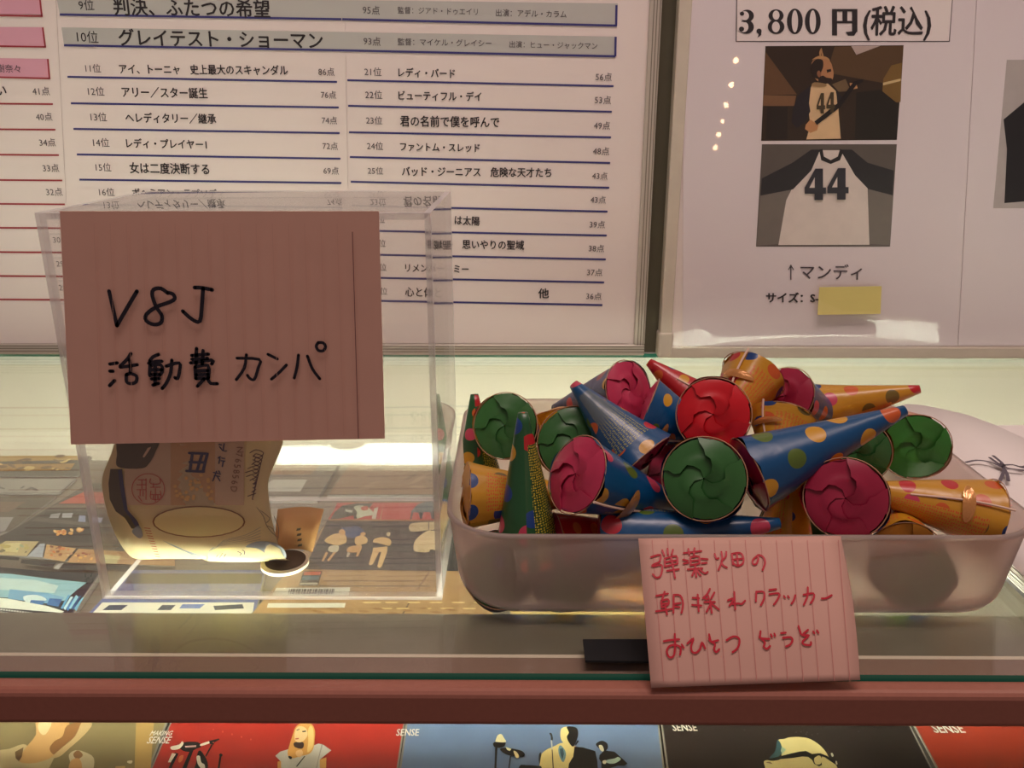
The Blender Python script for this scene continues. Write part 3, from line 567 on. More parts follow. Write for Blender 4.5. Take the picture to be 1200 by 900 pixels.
prints(f2, [(M_black, sm(T2([(60, 150), (100, 118), (190, 118), (215, 150), (180, 165), (140, 185), (90, 180)]))), (kc(236, 228, 214), sm(T2([(0, 150), (60, 135), (80, 112), (90, 130), (60, 165), (10, 172)]))), (kc(236, 228, 214), sm(T2([(210, 132), (270, 112), (275, 125), (215, 145)]))), (kc(210, 170, 170), T2([(100, 145), (180, 140), (178, 152), (104, 156)])),
    (M_black, T2([(270, 110), (340, 92), (344, 100), (310, 118), (300, 138), (275, 130)])), (M_black, T2([(285, 135), (296, 138), (250, 220), (242, 216)])), (M_black, T2([(140, 165), (170, 150), (100, 330), (70, 400), (40, 400)])), (M_black, T2([(30, 190), (55, 200), (10, 290), (-20, 400), (-50, 400), (-10, 290)])), (kc(230, 220, 206), T2([(10, 195), (38, 200), (0, 260), (-20, 260)])), (kc(206, 110, 70), sm(T2([(60, 220), (90, 210), (80, 250), (56, 260)]))),
    (M_black, sm(T2([(190, 190), (215, 182), (260, 260), (250, 330), (180, 400), (160, 330), (180, 260)]))), (kc(236, 224, 214), sm(T2([(182, 220), (205, 216), (215, 260), (240, 280), (238, 340), (210, 300), (190, 270)]))), (M_black, T2([(344, 215), (356, 218), (330, 400), (316, 400)])), (M_black, sm(T2([(340, 208), (352, 198), (366, 208), (354, 220)]))),
    (kc(206, 200, 196), T2([(820, 170), (900, 150), (1010, 140), (1040, 128), (1075, 138), (1130, 176), (1080, 215), (1050, 240), (1060, 420), (780, 420), (770, 250), (735, 215), (770, 185)])), (kc(168, 160, 158), T2([(1060, 130), (1070, 140), (1040, 240), (1030, 300), (1022, 300)])), (kc(232, 170, 96), T2([(752, 255), (775, 250), (780, 400), (750, 400)])), (kc(232, 170, 96), T2([(1048, 240), (1095, 225), (1090, 400), (1050, 400)])),
    (kc(218, 158, 84), sm(T2([(880, 10), (930, -20), (990, -10), (1015, 40), (1012, 100), (1004, 160), (975, 200), (920, 215), (850, 232), (822, 200), (838, 130), (860, 60)]))), (kc(240, 200, 130), sm(T2([(985, 0), (1004, 40), (1000, 150), (960, 190), (968, 110), (965, 40)]))), (kc(60, 40, 36), sm(T2([(870, 120), (930, 118), (935, 150), (915, 165), (870, 150)]))), (kc(236, 190, 140), sm(T2([(885, 180), (920, 172), (930, 200), (905, 226), (880, 205)]))),
    (kc(240, 204, 154), sm(T2([(878, 30), (905, 5), (950, 20), (962, 70), (930, 112), (890, 118), (870, 90)]))), (M_black, T2([(885, 32), (905, 24), (905, 30), (886, 38)])), (M_black, T2([(925, 40), (952, 36), (950, 46), (926, 48)])), (kc(190, 80, 70), T2([(876, 92), (900, 88), (902, 96), (878, 100)])), (M_black, T2([(940, 215), (946, 218), (890, 290), (880, 290)])), (M_black, sm(T2([(828, 215), (852, 222), (848, 238), (832, 232)])))]
    + [(kc(226, 110, 84), ell(250 + 11 * (k % 5) , 855 + (k * 3) % 16, 0.8, 0.5, 6)) for k in range(10)])
f3 = front_case('blue disc case with a singer in a half dark suit, below the rail', 475, 468, 773, 779, M_gloss((112, 134, 176)))
T3 = lambda pts: [(560 + x / 6.0, 850 + y / 6.0) for x, y in pts]
CR_ = kc(236, 216, 150)
prints(f3, [(M_black, sm(T3([(430, 205), (445, 195), (450, 280), (430, 262)]))), (CR_, sm(T3([(470, 180), (540, 145), (600, 122), (690, 150), (660, 260), (620, 420), (440, 420), (442, 230)]))), (M_black, T3([(680, 150), (740, 155), (825, 180), (840, 250), (850, 420), (620, 420), (640, 270), (670, 220)])), (kc(120, 160, 176), sm(T3([(565, 170), (580, 140), (610, 170), (620, 210), (600, 260), (575, 220)]))), (kc(60, 90, 110), T3([(575, 165), (598, 160), (605, 200), (595, 240), (580, 200)])),
    (CR_, sm(T3([(590, 20), (640, 10), (660, 60), (655, 120), (630, 135), (590, 110), (580, 60)]))), (M_black, sm(T3([(625, 10), (690, 15), (706, 55), (695, 105), (670, 150), (640, 120), (625, 80), (640, 50)]))), (M_black, T3([(700, 104), (712, 110), (690, 140), (684, 134)])),
    (M_black, sm(T3([(830, 130), (870, 108), (908, 125), (914, 160), (890, 180), (850, 160)]))), (kc(226, 216, 190), sm(T3([(850, 142), (872, 140), (886, 170), (878, 184), (860, 172)]))), (M_black, T3([(888, 176), (960, 185), (1000, 220), (1052, 268), (1030, 284), (985, 284), (930, 300), (900, 420), (870, 420), (868, 260), (852, 235), (856, 208)])), (kc(186, 214, 200), sm(T3([(905, 245), (965, 232), (985, 222), (1005, 240), (960, 268), (910, 265)]))), (kc(240, 232, 206), sm(T3([(878, 250), (902, 246), (900, 270), (880, 268)]))),
    (M_black, sm(T3([(112, 120), (190, 116), (188, 145), (150, 158), (115, 150)]))), (kc(236, 224, 180), sm(T3([(125, 104), (140, 70), (165, 62), (185, 90), (196, 118), (130, 116)]))), (M_black, T3([(122, 155), (138, 155), (124, 400), (112, 400)])), (M_black, sm(T3([(155, 165), (220, 160), (310, 180), (330, 210), (300, 222), (200, 205)]))), (kc(236, 220, 170), T3([(196, 152), (236, 166), (225, 180), (205, 172)])), (kc(236, 220, 170), sm(T3([(250, 180), (275, 190), (290, 222), (270, 228)]))), (M_black, T3([(226, 215), (234, 215), (210, 400), (200, 400)])),
    (M_black, sm(T3([(502, 55), (520, 58), (528, 100), (515, 104), (512, 75)]))), (kc(206, 206, 206), T3([(512, 105), (522, 105), (526, 170), (518, 170)])), (kc(60, 56, 60), T3([(519, 170), (525, 170), (542, 420), (532, 420)])), (M_black, sm(T3([(290, 290), (340, 280), (420, 285), (450, 300), (450, 420), (280, 420)])))])
f4 = front_case('black disc case with a pale man in dark glasses, below the pink note', 775, 781, 1068, 1092, M_gloss((44, 36, 34)))
T4 = lambda pts: [(870 + x / 8.571, 845 + y / 8.571) for x, y in pts]
prints(f4, [(kc(226, 208, 150), sm(T4([(215, 410), (250, 392), (300, 400), (390, 375), (380, 260), (360, 190), (420, 180), (480, 162), (600, 162), (690, 185), (780, 245), (845, 320), (880, 385), (945, 450), (980, 700), (260, 700), (230, 480)]))), (kc(60, 96, 108), sm(T4([(350, 195), (380, 215), (400, 270), (420, 300), (380, 340), (330, 375), (270, 370), (330, 300)]))), (kc(170, 194, 170), T4([(395, 255), (440, 285), (400, 330), (385, 300)])),
    (M_black, T4([(225, 390), (300, 372), (380, 352), (500, 322), (580, 305), (640, 300), (700, 330), (780, 322), (850, 350), (900, 385), (955, 430), (940, 440), (880, 400), (830, 365), (800, 355), (790, 400), (800, 440), (770, 455), (720, 430), (700, 390), (660, 360), (600, 356), (500, 372), (400, 380), (300, 392)])), (kc(226, 208, 150), sm(T4([(725, 370), (770, 345), (795, 375), (785, 430), (740, 435), (722, 405)]))), (kc(226, 220, 200), sm(T4([(888, 325), (905, 322), (916, 350), (900, 358)]))), (kc(226, 220, 200), sm(T4([(935, 405), (948, 402), (955, 432), (942, 436)]))), (kc(150, 120, 90), sm(T4([(235, 415), (275, 408), (300, 430), (270, 425)])))]
    + [(kc(90, 88, 96), ell(870 + x / 8.57, 845 + y / 8.57, 0.9, 0.6, 6)) for x, y in ((540, 112), (640, 130), (650, 112), (755, 128), (20, 90), (1168, 104), (700, 138), (590, 110))])
f5 = front_case('orange red disc case lettered SENSE, far right below the rail', 1071, 1097, 1372, 1412, M_gloss((160, 56, 40)))
for f, t, x0, x1, y in ((f5, 'SENSE', 1092, 1128, 853), (f1, 'SENSE', 174, 200, 867), (f1, 'MAKING', 177, 202, 859), (f2, 'SENSE', 465, 491, 858), (f4, 'SENSE', 788, 816, 852)):
    mb = MB(); zt = f['zt'] + (0.0008 if t != 'MAKING' else 0.0009); put_text(mb, t, PZ(x0, y, zt), PZ(x1, y, zt), kc(236, 226, 220), 0.02, up=Vector((0, 1, 0)), vs=1.6); mb.build('printed_lettering', f)
for f in (a, f1, f2, f3, f4, f5): pass

# ------------------------------------------------------------------ acrylic box
BX0, BX1, BY0, BY1, BZ = -0.1955, -0.0350, 0.3360, 0.4440, 0.1800
T = 0.0028
box = thing('acrylic_box', 'clear acrylic collection box standing on the counter left of the tray', 'donation box')
def panel(name, lo, hi, axis):
    o = MB().box(lo, hi, G_acr).build(name, box); o.data.materials.append(G_acre)
    for p_ in o.data.polygons:
        if abs(p_.normal[axis]) < 0.5: p_.material_index = 1
    return o
G0 = 0.0003
panel('front_panel', (BX0, BY0, G0), (BX1, BY0 + T, BZ), 1)
panel('back_panel', (BX0, BY1 - T, G0), (BX1, BY1, BZ), 1)
panel('side_panel', (BX0, BY0 + T, G0), (BX0 + T, BY1 - T, BZ), 0)
panel('side_panel', (BX1 - T, BY0 + T, G0), (BX1, BY1 - T, BZ), 0)
panel('base_panel', (BX0 + T, BY0 + T, G0), (BX1 - T, BY1 - T, G0 + T), 2)
panel('top_panel', (BX0 + T, BY0 + T, BZ - T - 0.0002), (BX1 - T, BY1 - T, BZ - 0.0002), 2)

# sign on the box
YS = BY0 - 0.0006
M_sign = mat('dusty_pink_paper', (234, 188, 168), 0.75, noise=0.04, nscale=60, bump=0.1, transl=0.10)
sg = thing('handwritten_sign', 'large dusty pink paper with black handwriting taped to the front of the acrylic box', 'sign')
mb = MB(); n = 10; g = []
for j in range(n + 1):
    for i in range(n + 1):
        u, v = i / n, j / n
        xt = 70 + (444 - 70) * u; xb_ = 83 + (451 - 83) * u; yt = 247.5; yb = 521 - 7 * u
        g.append(PY(xt + (xb_ - xt) * v, yt + (yb - yt) * v, YS - 0.0006 * v))
mb.add(g, [(j * (n + 1) + i, j * (n + 1) + i + 1, (j + 1) * (n + 1) + i + 1, (j + 1) * (n + 1) + i) for j in range(n) for i in range(n)], M_sign)
o = mb.build('paper_sheet', sg); md = o.modifiers.new('s', 'SOLIDIFY'); md.thickness = 0.0003; md.offset = 1
mb = MB(); YW = YS - 0.0013; UP = Vector((0, -1, 0))
def wr(mb, strokes, ox, oy, s, wpx, m, f, up):
    w_ = wpx
    for st in strokes:
        pts = [f(ox + x / s, oy + y / s) for x, y in st]
        ribbon(mb, pts, w_, m, up)
fS = lambda x, y: PY(x, y, YW)
M_pen = mat('black_marker', (22, 18, 34), 0.5)
wr(mb, [[(107, 127), (162, 370)], [(303, 128), (225, 260), (162, 370)],
        [(520, 142), (470, 108), (418, 118), (412, 165), (440, 240), (478, 300), (470, 350), (420, 362), (368, 335), (370, 290), (440, 238), (530, 205), (568, 180), (555, 148), (512, 135)],
        [(708, 102), (760, 104), (832, 118)], [(768, 110), (760, 220), (745, 338), (690, 325), (625, 268)]], 110, 320, 6.0, 0.00165, M_pen, fS, UP)
wr(mb, [[(112, 640), (165, 632)], [(112, 690), (135, 690)], [(110, 792), (146, 755)], [(260, 566), (235, 605), (185, 655)], [(185, 662), (240, 655), (305, 644)], [(250, 610), (258, 660), (255, 705)], [(228, 715), (230, 765), (262, 778), (296, 765), (300, 725), (262, 708), (232, 712)],
        [(455, 572), (415, 590), (392, 620)], [(385, 635), (430, 622), (478, 620)], [(395, 640), (392, 712), (395, 722)], [(395, 650), (470, 645), (482, 690), (460, 720)], [(400, 680), (475, 680)], [(400, 715), (468, 712)], [(432, 628), (430, 785)], [(405, 745), (460, 742)], [(415, 788), (455, 775)],
        [(508, 655), (600, 632), (602, 690), (588, 742), (570, 735)], [(548, 612), (540, 700), (512, 770), (480, 812)],
        [(722, 530), (718, 640)], [(768, 545), (762, 640)], [(688, 580), (805, 570)], [(680, 632), (830, 612), (828, 640)], [(690, 606), (800, 600)], [(712, 660), (716, 742)], [(712, 660), (802, 650), (806, 735)], [(718, 690), (800, 685)], [(720, 716), (802, 712)], [(718, 742), (804, 738)], [(775, 745), (728, 796)], [(800, 742), (820, 775), (868, 778)]], 110, 320, 6.0, 0.00150, M_pen, fS, UP)
wr(mb, [[(222, 318), (430, 330), (420, 410), (385, 515), (345, 510), (320, 478)], [(310, 285), (290, 410), (215, 520)], [(512, 282), (600, 325)], [(545, 515), (620, 450), (685, 382)], [(798, 288), (785, 400), (758, 505)], [(882, 298), (930, 420), (998, 512)],
        [(985, 170), (965, 205), (985, 245), (1030, 248), (1052, 210), (1030, 175), (985, 172)]], 250, 380, 8.0, 0.0013, M_pen, fS, UP)
mb.build('handwriting', sg)
mb = MB(); wr(mb, [[(413, 272), (420, 514)]], 0, 0, 1, 0.0003, mat('rule_line', (120, 70, 72), 0.8), fS, UP)
for k in range(16): wr(mb, [[(110 + 19 * k, 262), (118 + 19 * k, 512)]], 0, 0, 1, 0.00022, mat('faint_rule', (224, 178, 159), 0.8), fS, UP)
mb.build('ruled_line', sg)

# ------------------------------------------------------------------ banknote
NP = Profile([(0.3670, 0.0036), (0.3570, 0.0110), (0.3485, 0.0240), (0.3430, 0.0400), (0.3418, 0.0560), (0.3440, 0.0760), (0.3510, 0.1000), (0.3570, 0.1260), (0.3600, 0.1570)])
bn = thing('banknote', 'cream and brown banknote standing curled inside the acrylic box', 'banknote')
M_note = mat('banknote_paper', (242, 228, 184), 0.65, noise=0.05, nscale=120, transl=0.35)
def note_x(z):
    t = min(max((z - 0.055) / 0.025, 0), 1); return -0.1905 + 0.0085 * t * t * (3 - 2 * t)
mb = MB(); g = []; L = len(NP.p); nu = 10
for j, q in enumerate(NP.p):
    for i in range(nu + 1):
        u = i / nu; g.append((note_x(q.y) + 0.0765 * u, q.x + 0.0008 * math.sin(u * 5 + j * 0.1), q.y))
mb.add(g, [(j * (nu + 1) + i, j * (nu + 1) + i + 1, (j + 1) * (nu + 1) + i + 1, (j + 1) * (nu + 1) + i) for j in range(L - 1) for i in range(nu)], M_note)
o = mb.build('note_paper', bn, smooth=True); md = o.modifiers.new('s', 'SOLIDIFY'); md.thickness = 0.0001
fN = lambda x, y, off=0.0012: NP.hit(x, y, off)
def npoly(mb, pts, m, off=0.0012): mb.poly([fN(x, y, off) for x, y in pts], m)
mb = MB()
D = lambda pts: [(x / 3.46, 480 + y / 3.46) for x, y in pts]
def strips(mb, pts_l, pts_r, m, off):     # curved band as quads
    for (a0, a1), (b0, b1) in zip(zip(pts_l[:-1], pts_l[1:]), zip(pts_r[:-1], pts_r[1:])):
        mb.poly([fN(*a0, off), fN(*b0, off), fN(*b1, off), fN(*a1, off)], m)
M_nb = mat('note_brown', (150, 106, 74), 0.7); M_nd = mat('note_dark_green', (92, 84, 62), 0.7); M_nn = mat('note_navy', (64, 66, 98), 0.7); M_nr = mat('note_red', (206, 92, 78), 0.7); M_ng = mat('note_gold', (222, 160, 84), 0.7); M_nl = mat('note_pale', (252, 236, 166), 0.7); M_nbl = mat('note_blue_grey', (150, 158, 170), 0.7)
# brown tint field between the borders
def rows(x0, x1, ys): return [(x0, y) for y in ys], [(x1, y) for y in ys]
ys = [505, 515, 525, 535, 545, 555, 565, 575, 585, 592]
l, r = rows(146, 200, ys); strips(mb, l, r, mat('note_tint_rose', (222, 192, 156), 0.7), 0.0010)
l, r = rows(200, 252, ys); strips(mb, l, r, mat('note_tint_gold', (216, 174, 124), 0.7), 0.0010)
l, r = rows(252, 286, ys); strips(mb, l, r, MATS['note_tint_rose'], 0.0010)
D5 = lambda pts: [(120 + x / 6.425, 520 + y / 6.43) for x, y in pts]; D6 = lambda pts: [(220 + x / 5.625, 520 + y / 5.625) for x, y in pts]
npoly(mb, sm(D5([(130, -60), (420, -60), (400, 60), (350, 150), (300, 185), (160, 185), (105, 160), (110, 80)])), M_nd, 0.0013)
strips(mb, D5([(60, 190), (45, 300), (55, 420), (100, 510), (170, 560), (220, 640)]), D5([(150, 190), (160, 300), (170, 400), (185, 500), (240, 570), (275, 640)]), M_nd, 0.0013)
strips(mb, D5([(118, 200), (130, 300), (145, 400), (165, 500), (210, 560), (245, 620)]), D5([(145, 195), (160, 300), (175, 400), (190, 500), (262, 580), (290, 640)]), M_nn, 0.0015)
npoly(mb, sm(D5([(235, 640), (280, 620), (305, 690), (275, 712), (225, 670)])), M_nbl, 0.0015)
# seal
ring = [(601 + 66 * math.cos(a), 322 + 62 * math.sin(a)) for a in [k * PI / 12 for k in range(25)]]
def nst(strokes, w_, m, off=0.0014):
    for st in strokes: ribbon(mb, [fN(*p_, off) for p_ in D(st)], w_, m, Vector((0, -0.9, -0.1)).normalized())
nst([ring], 0.00035, M_nr); nst([[(560, 285), (590, 285)], [(555, 305), (592, 305)], [(555, 325), (592, 325)], [(560, 350), (575, 372)], [(592, 280), (592, 365)], [(610, 280), (610, 300), (648, 300), (648, 280)], [(610, 315), (650, 315)], [(612, 330), (612, 362), (650, 362), (650, 330)], [(630, 320), (630, 372)], [(612, 345), (650, 345)], [(575, 285), (575, 320)], [(622, 300), (622, 315)], [(568, 325), (568, 350)], [(580, 330), (580, 350)], [(622, 345), (622, 362)], [(640, 345), (640, 362)]], 0.00042, M_nr)
# yen character, rotated, and its neighbours
def nst6(strokes, w_, m, off=0.0014):
    for q_ in strokes: ribbon(mb, [fN(*p_, off) for p_ in D6(q_)], w_, m, Vector((0, -0.9, -0.1)).normalized())
nst6([[(10, 62), (130, 66)], [(95, 66), (60, 180)], [(30, 70), (14, 180)], [(14, 122), (110, 124)], [(-8, 180), (105, 184)], [(128, 70), (100, 182)]], 0.0013, M_nn)
nst6([[(205, 5), (222, 8)], [(210, 20), (230, 45)], [(240, 0), (235, 45), (255, 48)], [(200, 95), (215, 85)], [(205, 130), (212, 95)], [(225, 95), (242, 98)], [(220, 112), (244, 116)], [(234, 115), (228, 150)], [(170, 190), (215, 200)], [(175, 210), (210, 215)], [(190, 182), (165, 245)], [(195, 215), (212, 245)], [(205, 180), (210, 190)]], 0.0006, M_nn)
for t_, y_, x_ in (('N', 40, 345), ('7', 75, 340), ('6', 112, 334), ('5', 148, 328), ('8', 184, 322), ('5', 218, 316), ('6', 255, 310), ('D', 300, 306)):
    v_, f_, a_, b_ = text_geo(t_); c_ = fN(*D6([(x_, y_)])[0], 0.0014)
    mb.add([c_ + Vector((0.0042 * (0.36 - p_[1]) * -1, 0, -0.0042 * (p_[0] - (a_ + b_) / 2))) for p_ in v_], f_, M_nb)
nst6([[(410 + 30 * math.sin(k * 0.9), 60 + k * 26), (450, 40 + k * 26), (500 - 6 * k, 60 + k * 25), (470 - 4 * k, 92 + k * 25), (430, 80 + k * 26)] for k in range(12)], 0.00045, mat('note_scroll', (96, 74, 78), 0.7))
nst6([[(455, 420), (500, 480), (520, 540), (560, 590), (600, 620)], [(480, 440), (540, 490), (520, 520)], [(520, 540), (560, 560), (580, 610)], [(570, 480), (600, 560), (590, 640)]], 0.0003, mat('note_scroll_fine', (130, 120, 110), 0.7))
rr = random.Random(2)
for _ in range(34):
    npoly(mb, ell(204 + rr.random() * 44, 556 + rr.random() * 30, 2.2, 2.0, 8), mat('note_blossom', (240, 196, 120), 0.7), 0.0013 + rr.random() * 0.0002)
for k in range(0): nst([[(1010 + 14 * math.sin(k * 1.7) , 190 + k * 32), (1040, 180 + k * 32), (1045, 200 + k * 32), (1022, 206 + k * 32), (1018, 190 + k * 32)]], 0.0008, mat('note_scroll', (96, 74, 78), 0.7))
for k in range(12): nst([[(585 + k * 4.2, 480 + k * 10.5), (608 + k * 3.6, 482 + k * 10.5)]], 0.0004, M_nr)
# watermark oval
npoly(mb, ell(233, 611.5, 54.5, 18.6, 24), M_nb, 0.0016); npoly(mb, ell(233, 611.5, 52.6, 17.2, 24), M_nl, 0.0020)
# portrait near the foot
npoly(mb, sm(D6([(130, 740), (150, 705), (220, 690), (330, 684), (440, 690), (520, 720), (530, 775), (140, 775)])), M_nl, 0.0016)
npoly(mb, sm(D6([(380, 680), (450, 645), (560, 650), (630, 690), (650, 750), (600, 765), (520, 770), (505, 720), (450, 688)])), M_nbl, 0.0018)
nst6([[(190, 745), (200, 730)], [(210, 750), (230, 722)], [(235, 752), (250, 728)], [(330, 712), (352, 722), (345, 735)], [(360, 700), (375, 712), (372, 730)]], 0.0004, M_nn, 0.002)
for k in range(9): nst6([[(-160 + k * 14, 640 + k * 6), (-60 + k * 10, 690 + k * 5), (120, 745 + k * 3)]], 0.00022, M_nbl)
for k in range(5): nst6([[(130 + k * 2, 742 - k * 8), (200 + k * 8, 676 - k * 9), (380, 650 - k * 12), (480, 630 - k * 20)]], 0.0002, M_nbl)
mb.build('printed_picture', bn)
# coin and folded second note
M_coin = mat('nickel_coin', (176, 168, 150), 0.3, metal=0.8)
cn = thing('coin', 'coin with a pale rim lying at the foot of the banknote', 'coin')
P0 = PZ(334, 660, 0.0040); 
mb = MB(); cyl(mb, (P0.x, P0.y, 0.0034), (P0.x, P0.y, 0.0050), 0.0118, mat('pale_rim', (236, 226, 200), 0.4), 28); mb.build('coin_rim', cn)
mb = MB(); cyl(mb, (P0.x, P0.y + 0.0012, 0.0050), (P0.x, P0.y + 0.0012, 0.0053), 0.0100, mat('dark_coin_face', (84, 70, 56), 0.4, metal=0.4), 28); mb.build('coin_face', cn)
fn = thing('folded_banknote', 'folded brown banknote behind the coin, its end peeping right of the curled note', 'banknote')
mb = MB(); g = []
for i in range(7):
    t = i / 6; A = PZ(325, 652, 0.0070); g += [(A.x + 0.020 * t - 0.004, A.y + 0.006 + 0.004 * math.sin(t * 3), 0.0056), (A.x + 0.024 * t - 0.004, A.y + 0.020 + 0.003 * math.sin(t * 3), 0.023)]
mb.add(g, [(2 * i, 2 * i + 2, 2 * i + 3, 2 * i + 1) for i in range(6)], mat('note_brown_back', (206, 160, 104), 0.7, transl=0.3))
o = mb.build('note_paper', fn, smooth=True); md = o.modifiers.new('s', 'SOLIDIFY'); md.thickness = 0.0006
mb = MB()
for k in range(4): mb.poly([Vector(g[7 if False else 6]) + Vector((0.002 + 0.0022 * dx, -0.0012, 0.002 + 0.003 * k + dz)) for dx, dz in ((0, 0), (1, 0.0004), (1.2, 0.0018), (0.2, 0.0014))], M_nd)
mb.build('printed_picture', fn)

# ------------------------------------------------------------------ tray
TX0, TX1, TY0, TY1, TZ = -0.0325, 0.2360, 0.3178, 0.5010, 0.0442
tray = thing('frosted_tray', 'shallow frosted plastic tray heaped with party crackers', 'tray')
def rrect(inset, z, r, nseg=8):
    x0, x1, y0, y1 = TX0 + inset, TX1 - inset, TY0 + inset, TY1 - inset; out = []
    for cx, cy, a0 in ((x1 - r, y0 + r, -PI / 2), (x1 - r, y1 - r, 0), (x0 + r, y1 - r, PI / 2), (x0 + r, y0 + r, PI)):
        for k in range(nseg + 1):
            a = a0 + k * PI / 2 / nseg; out.append((cx + r * math.cos(a), cy + r * math.sin(a), z))
    return out
rings = [rrect(0.011, 0.0004, 0.026), rrect(0.0075, 0.0014, 0.028), rrect(0.0052, 0.0050, 0.030), rrect(0.0042, 0.010, 0.030), rrect(0.0009, TZ - 0.003, 0.030), rrect(0, TZ - 0.0022, 0.030), rrect(0, TZ, 0.030),
         rrect(0.0018, TZ, 0.0285), rrect(0.0022, TZ - 0.003, 0.0285), rrect(0.0056, 0.0105, 0.0285), rrect(0.0068, 0.0062, 0.028), rrect(0.0092, 0.0026, 0.026), rrect(0.013, 0.0018, 0.024)]
mb = MB(); vs = []; n = len(rings[0])
for R_ in rings: vs += R_
fs = []
for j in range(len(rings) - 1):
    for i in range(n): fs.append((j * n + i, j * n + (i + 1) % n, (j + 1) * n + (i + 1) % n, (j + 1) * n + i))
fs.append(list(range(n))); fs.append([(len(rings) - 1) * n + i for i in range(n)][::-1])
mb.add(vs, fs, M_frost); mb.build('tray_shell', tray, smooth=True)

# ------------------------------------------------------------------ party crackers

CR, CL = 0.0182, 0.090
def cracker_body_mesh(seed):
    r = random.Random(seed); nr, ns = 36, 14; me = bpy.data.meshes.new('cone'); vs = []; fs = []; uv = []
    ph = r.uniform(0, 6.28); S = math.hypot(CR, CL); kk = CR / S
    for j in range(ns + 1):
        t = j / ns; z = CL * t; rad = CR * (1 - t) + 0.0026 * t
        for i in range(nr + 1):
            a = 2 * PI * i / nr
            q = 1 + 0.06 * (1 - t) * math.cos(2 * a + ph) + 0.022 * (1 - t) ** 2 * math.cos(7 * a + ph * 2) + 0.02 * math.sin(3 * a + 5 * t + ph)
            zz = z + (0.0009 * math.cos(7 * a + ph * 2) if j == 0 else 0)
            vs.append((rad * q * math.cos(a), rad * q * math.sin(a), zz)); sl = S * (1 - t) + 0.012
            uv.append((sl * math.cos(a * kk), sl * math.sin(a * kk), a / (2 * PI), t))
    for j in range(ns):
        for i in range(nr): fs.append((j * (nr + 1) + i, j * (nr + 1) + i + 1, (j + 1) * (nr + 1) + i + 1, (j + 1) * (nr + 1) + i))
    vs.append((0, 0, CL + 0.0004)); uv.append((0, 0, 0, 1)); c = len(vs) - 1
    for i in range(nr): fs.append((ns * (nr + 1) + i, ns * (nr + 1) + i + 1, c))
    me.from_pydata(vs, [], fs); l1 = me.uv_layers.new(name='print'); l2 = me.uv_layers.new(name='wrap')
    for lp in me.loops:
        u = uv[lp.vertex_index]; l1.data[lp.index].uv = (u[0] * 10, u[1] * 10); l2.data[lp.index].uv = (u[2], u[3])
    me.polygons.foreach_set('use_smooth', [True] * len(fs)); me.update(); me.materials.append(M_paper); return me
NF = 5
def flap_mesh(k, seed):
    """one folded-in paper flap: kinked leading edge standing proud of the next flap, far side tucked under"""
    r = random.Random(seed * 10 + k); a0 = 2 * PI * k / NF + r.uniform(-0.14, 0.14); wdt = 2 * PI / NF * 1.5
    hm = r.uniform(0.0020, 0.0032); kk_ = r.uniform(-0.12, 0.12)
    lead = [(0.985, 0.0, 0.0005), (0.86, 0.03, 0.0014), (0.70, 0.07 + kk_, hm * 0.8), (0.56, 0.14 + kk_, hm), (0.50, 0.50, hm), (0.38, 0.72, hm * 0.85), (0.22, 1.05, hm * 0.6), (0.02, 1.3, hm * 0.42)]
    vs = []; fs = []; nt_ = 7
    for lay in (0, 1):
        for rho, da, h in lead:
            for j in range(nt_ + 1):
                t = j / nt_; a = a0 + da + t * wdt
                hh = h * (1 - 1.02 * t) - lay * 0.00045; q = rho * (1 - 0.035 * math.sin(PI * t) * (rho > 0.9))
                vs.append((CR * q * math.cos(a), CR * q * math.sin(a), -hh))
    n1 = len(lead) * (nt_ + 1); w1 = nt_ + 1
    for i in range(len(lead) - 1):
        for j in range(nt_):
            q = (i * w1 + j, i * w1 + j + 1, (i + 1) * w1 + j + 1, (i + 1) * w1 + j); fs.append(q[::-1]); fs.append(tuple(n1 + x for x in q))
    ntop = len(fs)
    for i in range(len(lead) - 1):
        p_, q_ = i * w1, (i + 1) * w1; fs.append((p_, q_, n1 + q_, n1 + p_)); p_ += nt_; q_ += nt_; fs.append((p_, n1 + p_, n1 + q_, q_))
    for j in range(nt_): fs.append((j, j + 1, n1 + j + 1, n1 + j))
    me = bpy.data.meshes.new('fold_flap'); me.from_pydata(vs, [], fs); me.update(); me.materials.append(M_paper)
    me.polygons.foreach_set('use_smooth', [i < ntop for i in range(len(fs))])
    es = {frozenset((i * w1, (i + 1) * w1)) for i in range(len(lead) - 1)} | {frozenset((j, j + 1)) for j in range(nt_)}
    for e in me.edges:
        if frozenset(e.vertices) in es: e.use_edge_sharp = True
    return me
BODY = [cracker_body_mesh(s_) for s_ in (1, 2, 3)]
FLAP = [[flap_mesh(k, s_) for k in range(NF)] for s_ in (1, 2, 3)]
def rim_mesh():
    vs = []; fs = []; n = 36; m4 = 4
    for i in range(n):
        a = 2 * PI * i / n
        for k in range(m4):
            b = PI / 2 * k; vs.append(((CR * 1.0 + 0.00026 * math.cos(b)) * math.cos(a), (CR * 1.0 + 0.00026 * math.cos(b)) * math.sin(a), 0.00026 * math.sin(b) - 0.0001))
    for i in range(n):
        for k in range(m4): fs.append((i * m4 + k, i * m4 + (k + 1) % m4, ((i + 1) % n) * m4 + (k + 1) % m4, ((i + 1) % n) * m4 + k))
    me = bpy.data.meshes.new('rim_edge'); me.from_pydata(vs, [], fs); me.update(); me.materials.append(M_paper); return me
def string_mesh():
    mb = MB(); pts = []
    for k in range(9):
        t = k / 8; z = CL * (-0.02 + 0.66 * t); rad = CR * (1 - z / CL) * 1.03 + 0.0012; a = 0.10 * math.sin(t * 3.0)
        pts.append(Vector((rad * math.cos(a), rad * math.sin(a), z)))
    for a, b in zip(pts[:-1], pts[1:]): cyl(mb, a, b, 0.00062, M_paper, 6)
    o = mb.build('pull_string'); me = o.data; bpy.data.objects.remove(o); return me
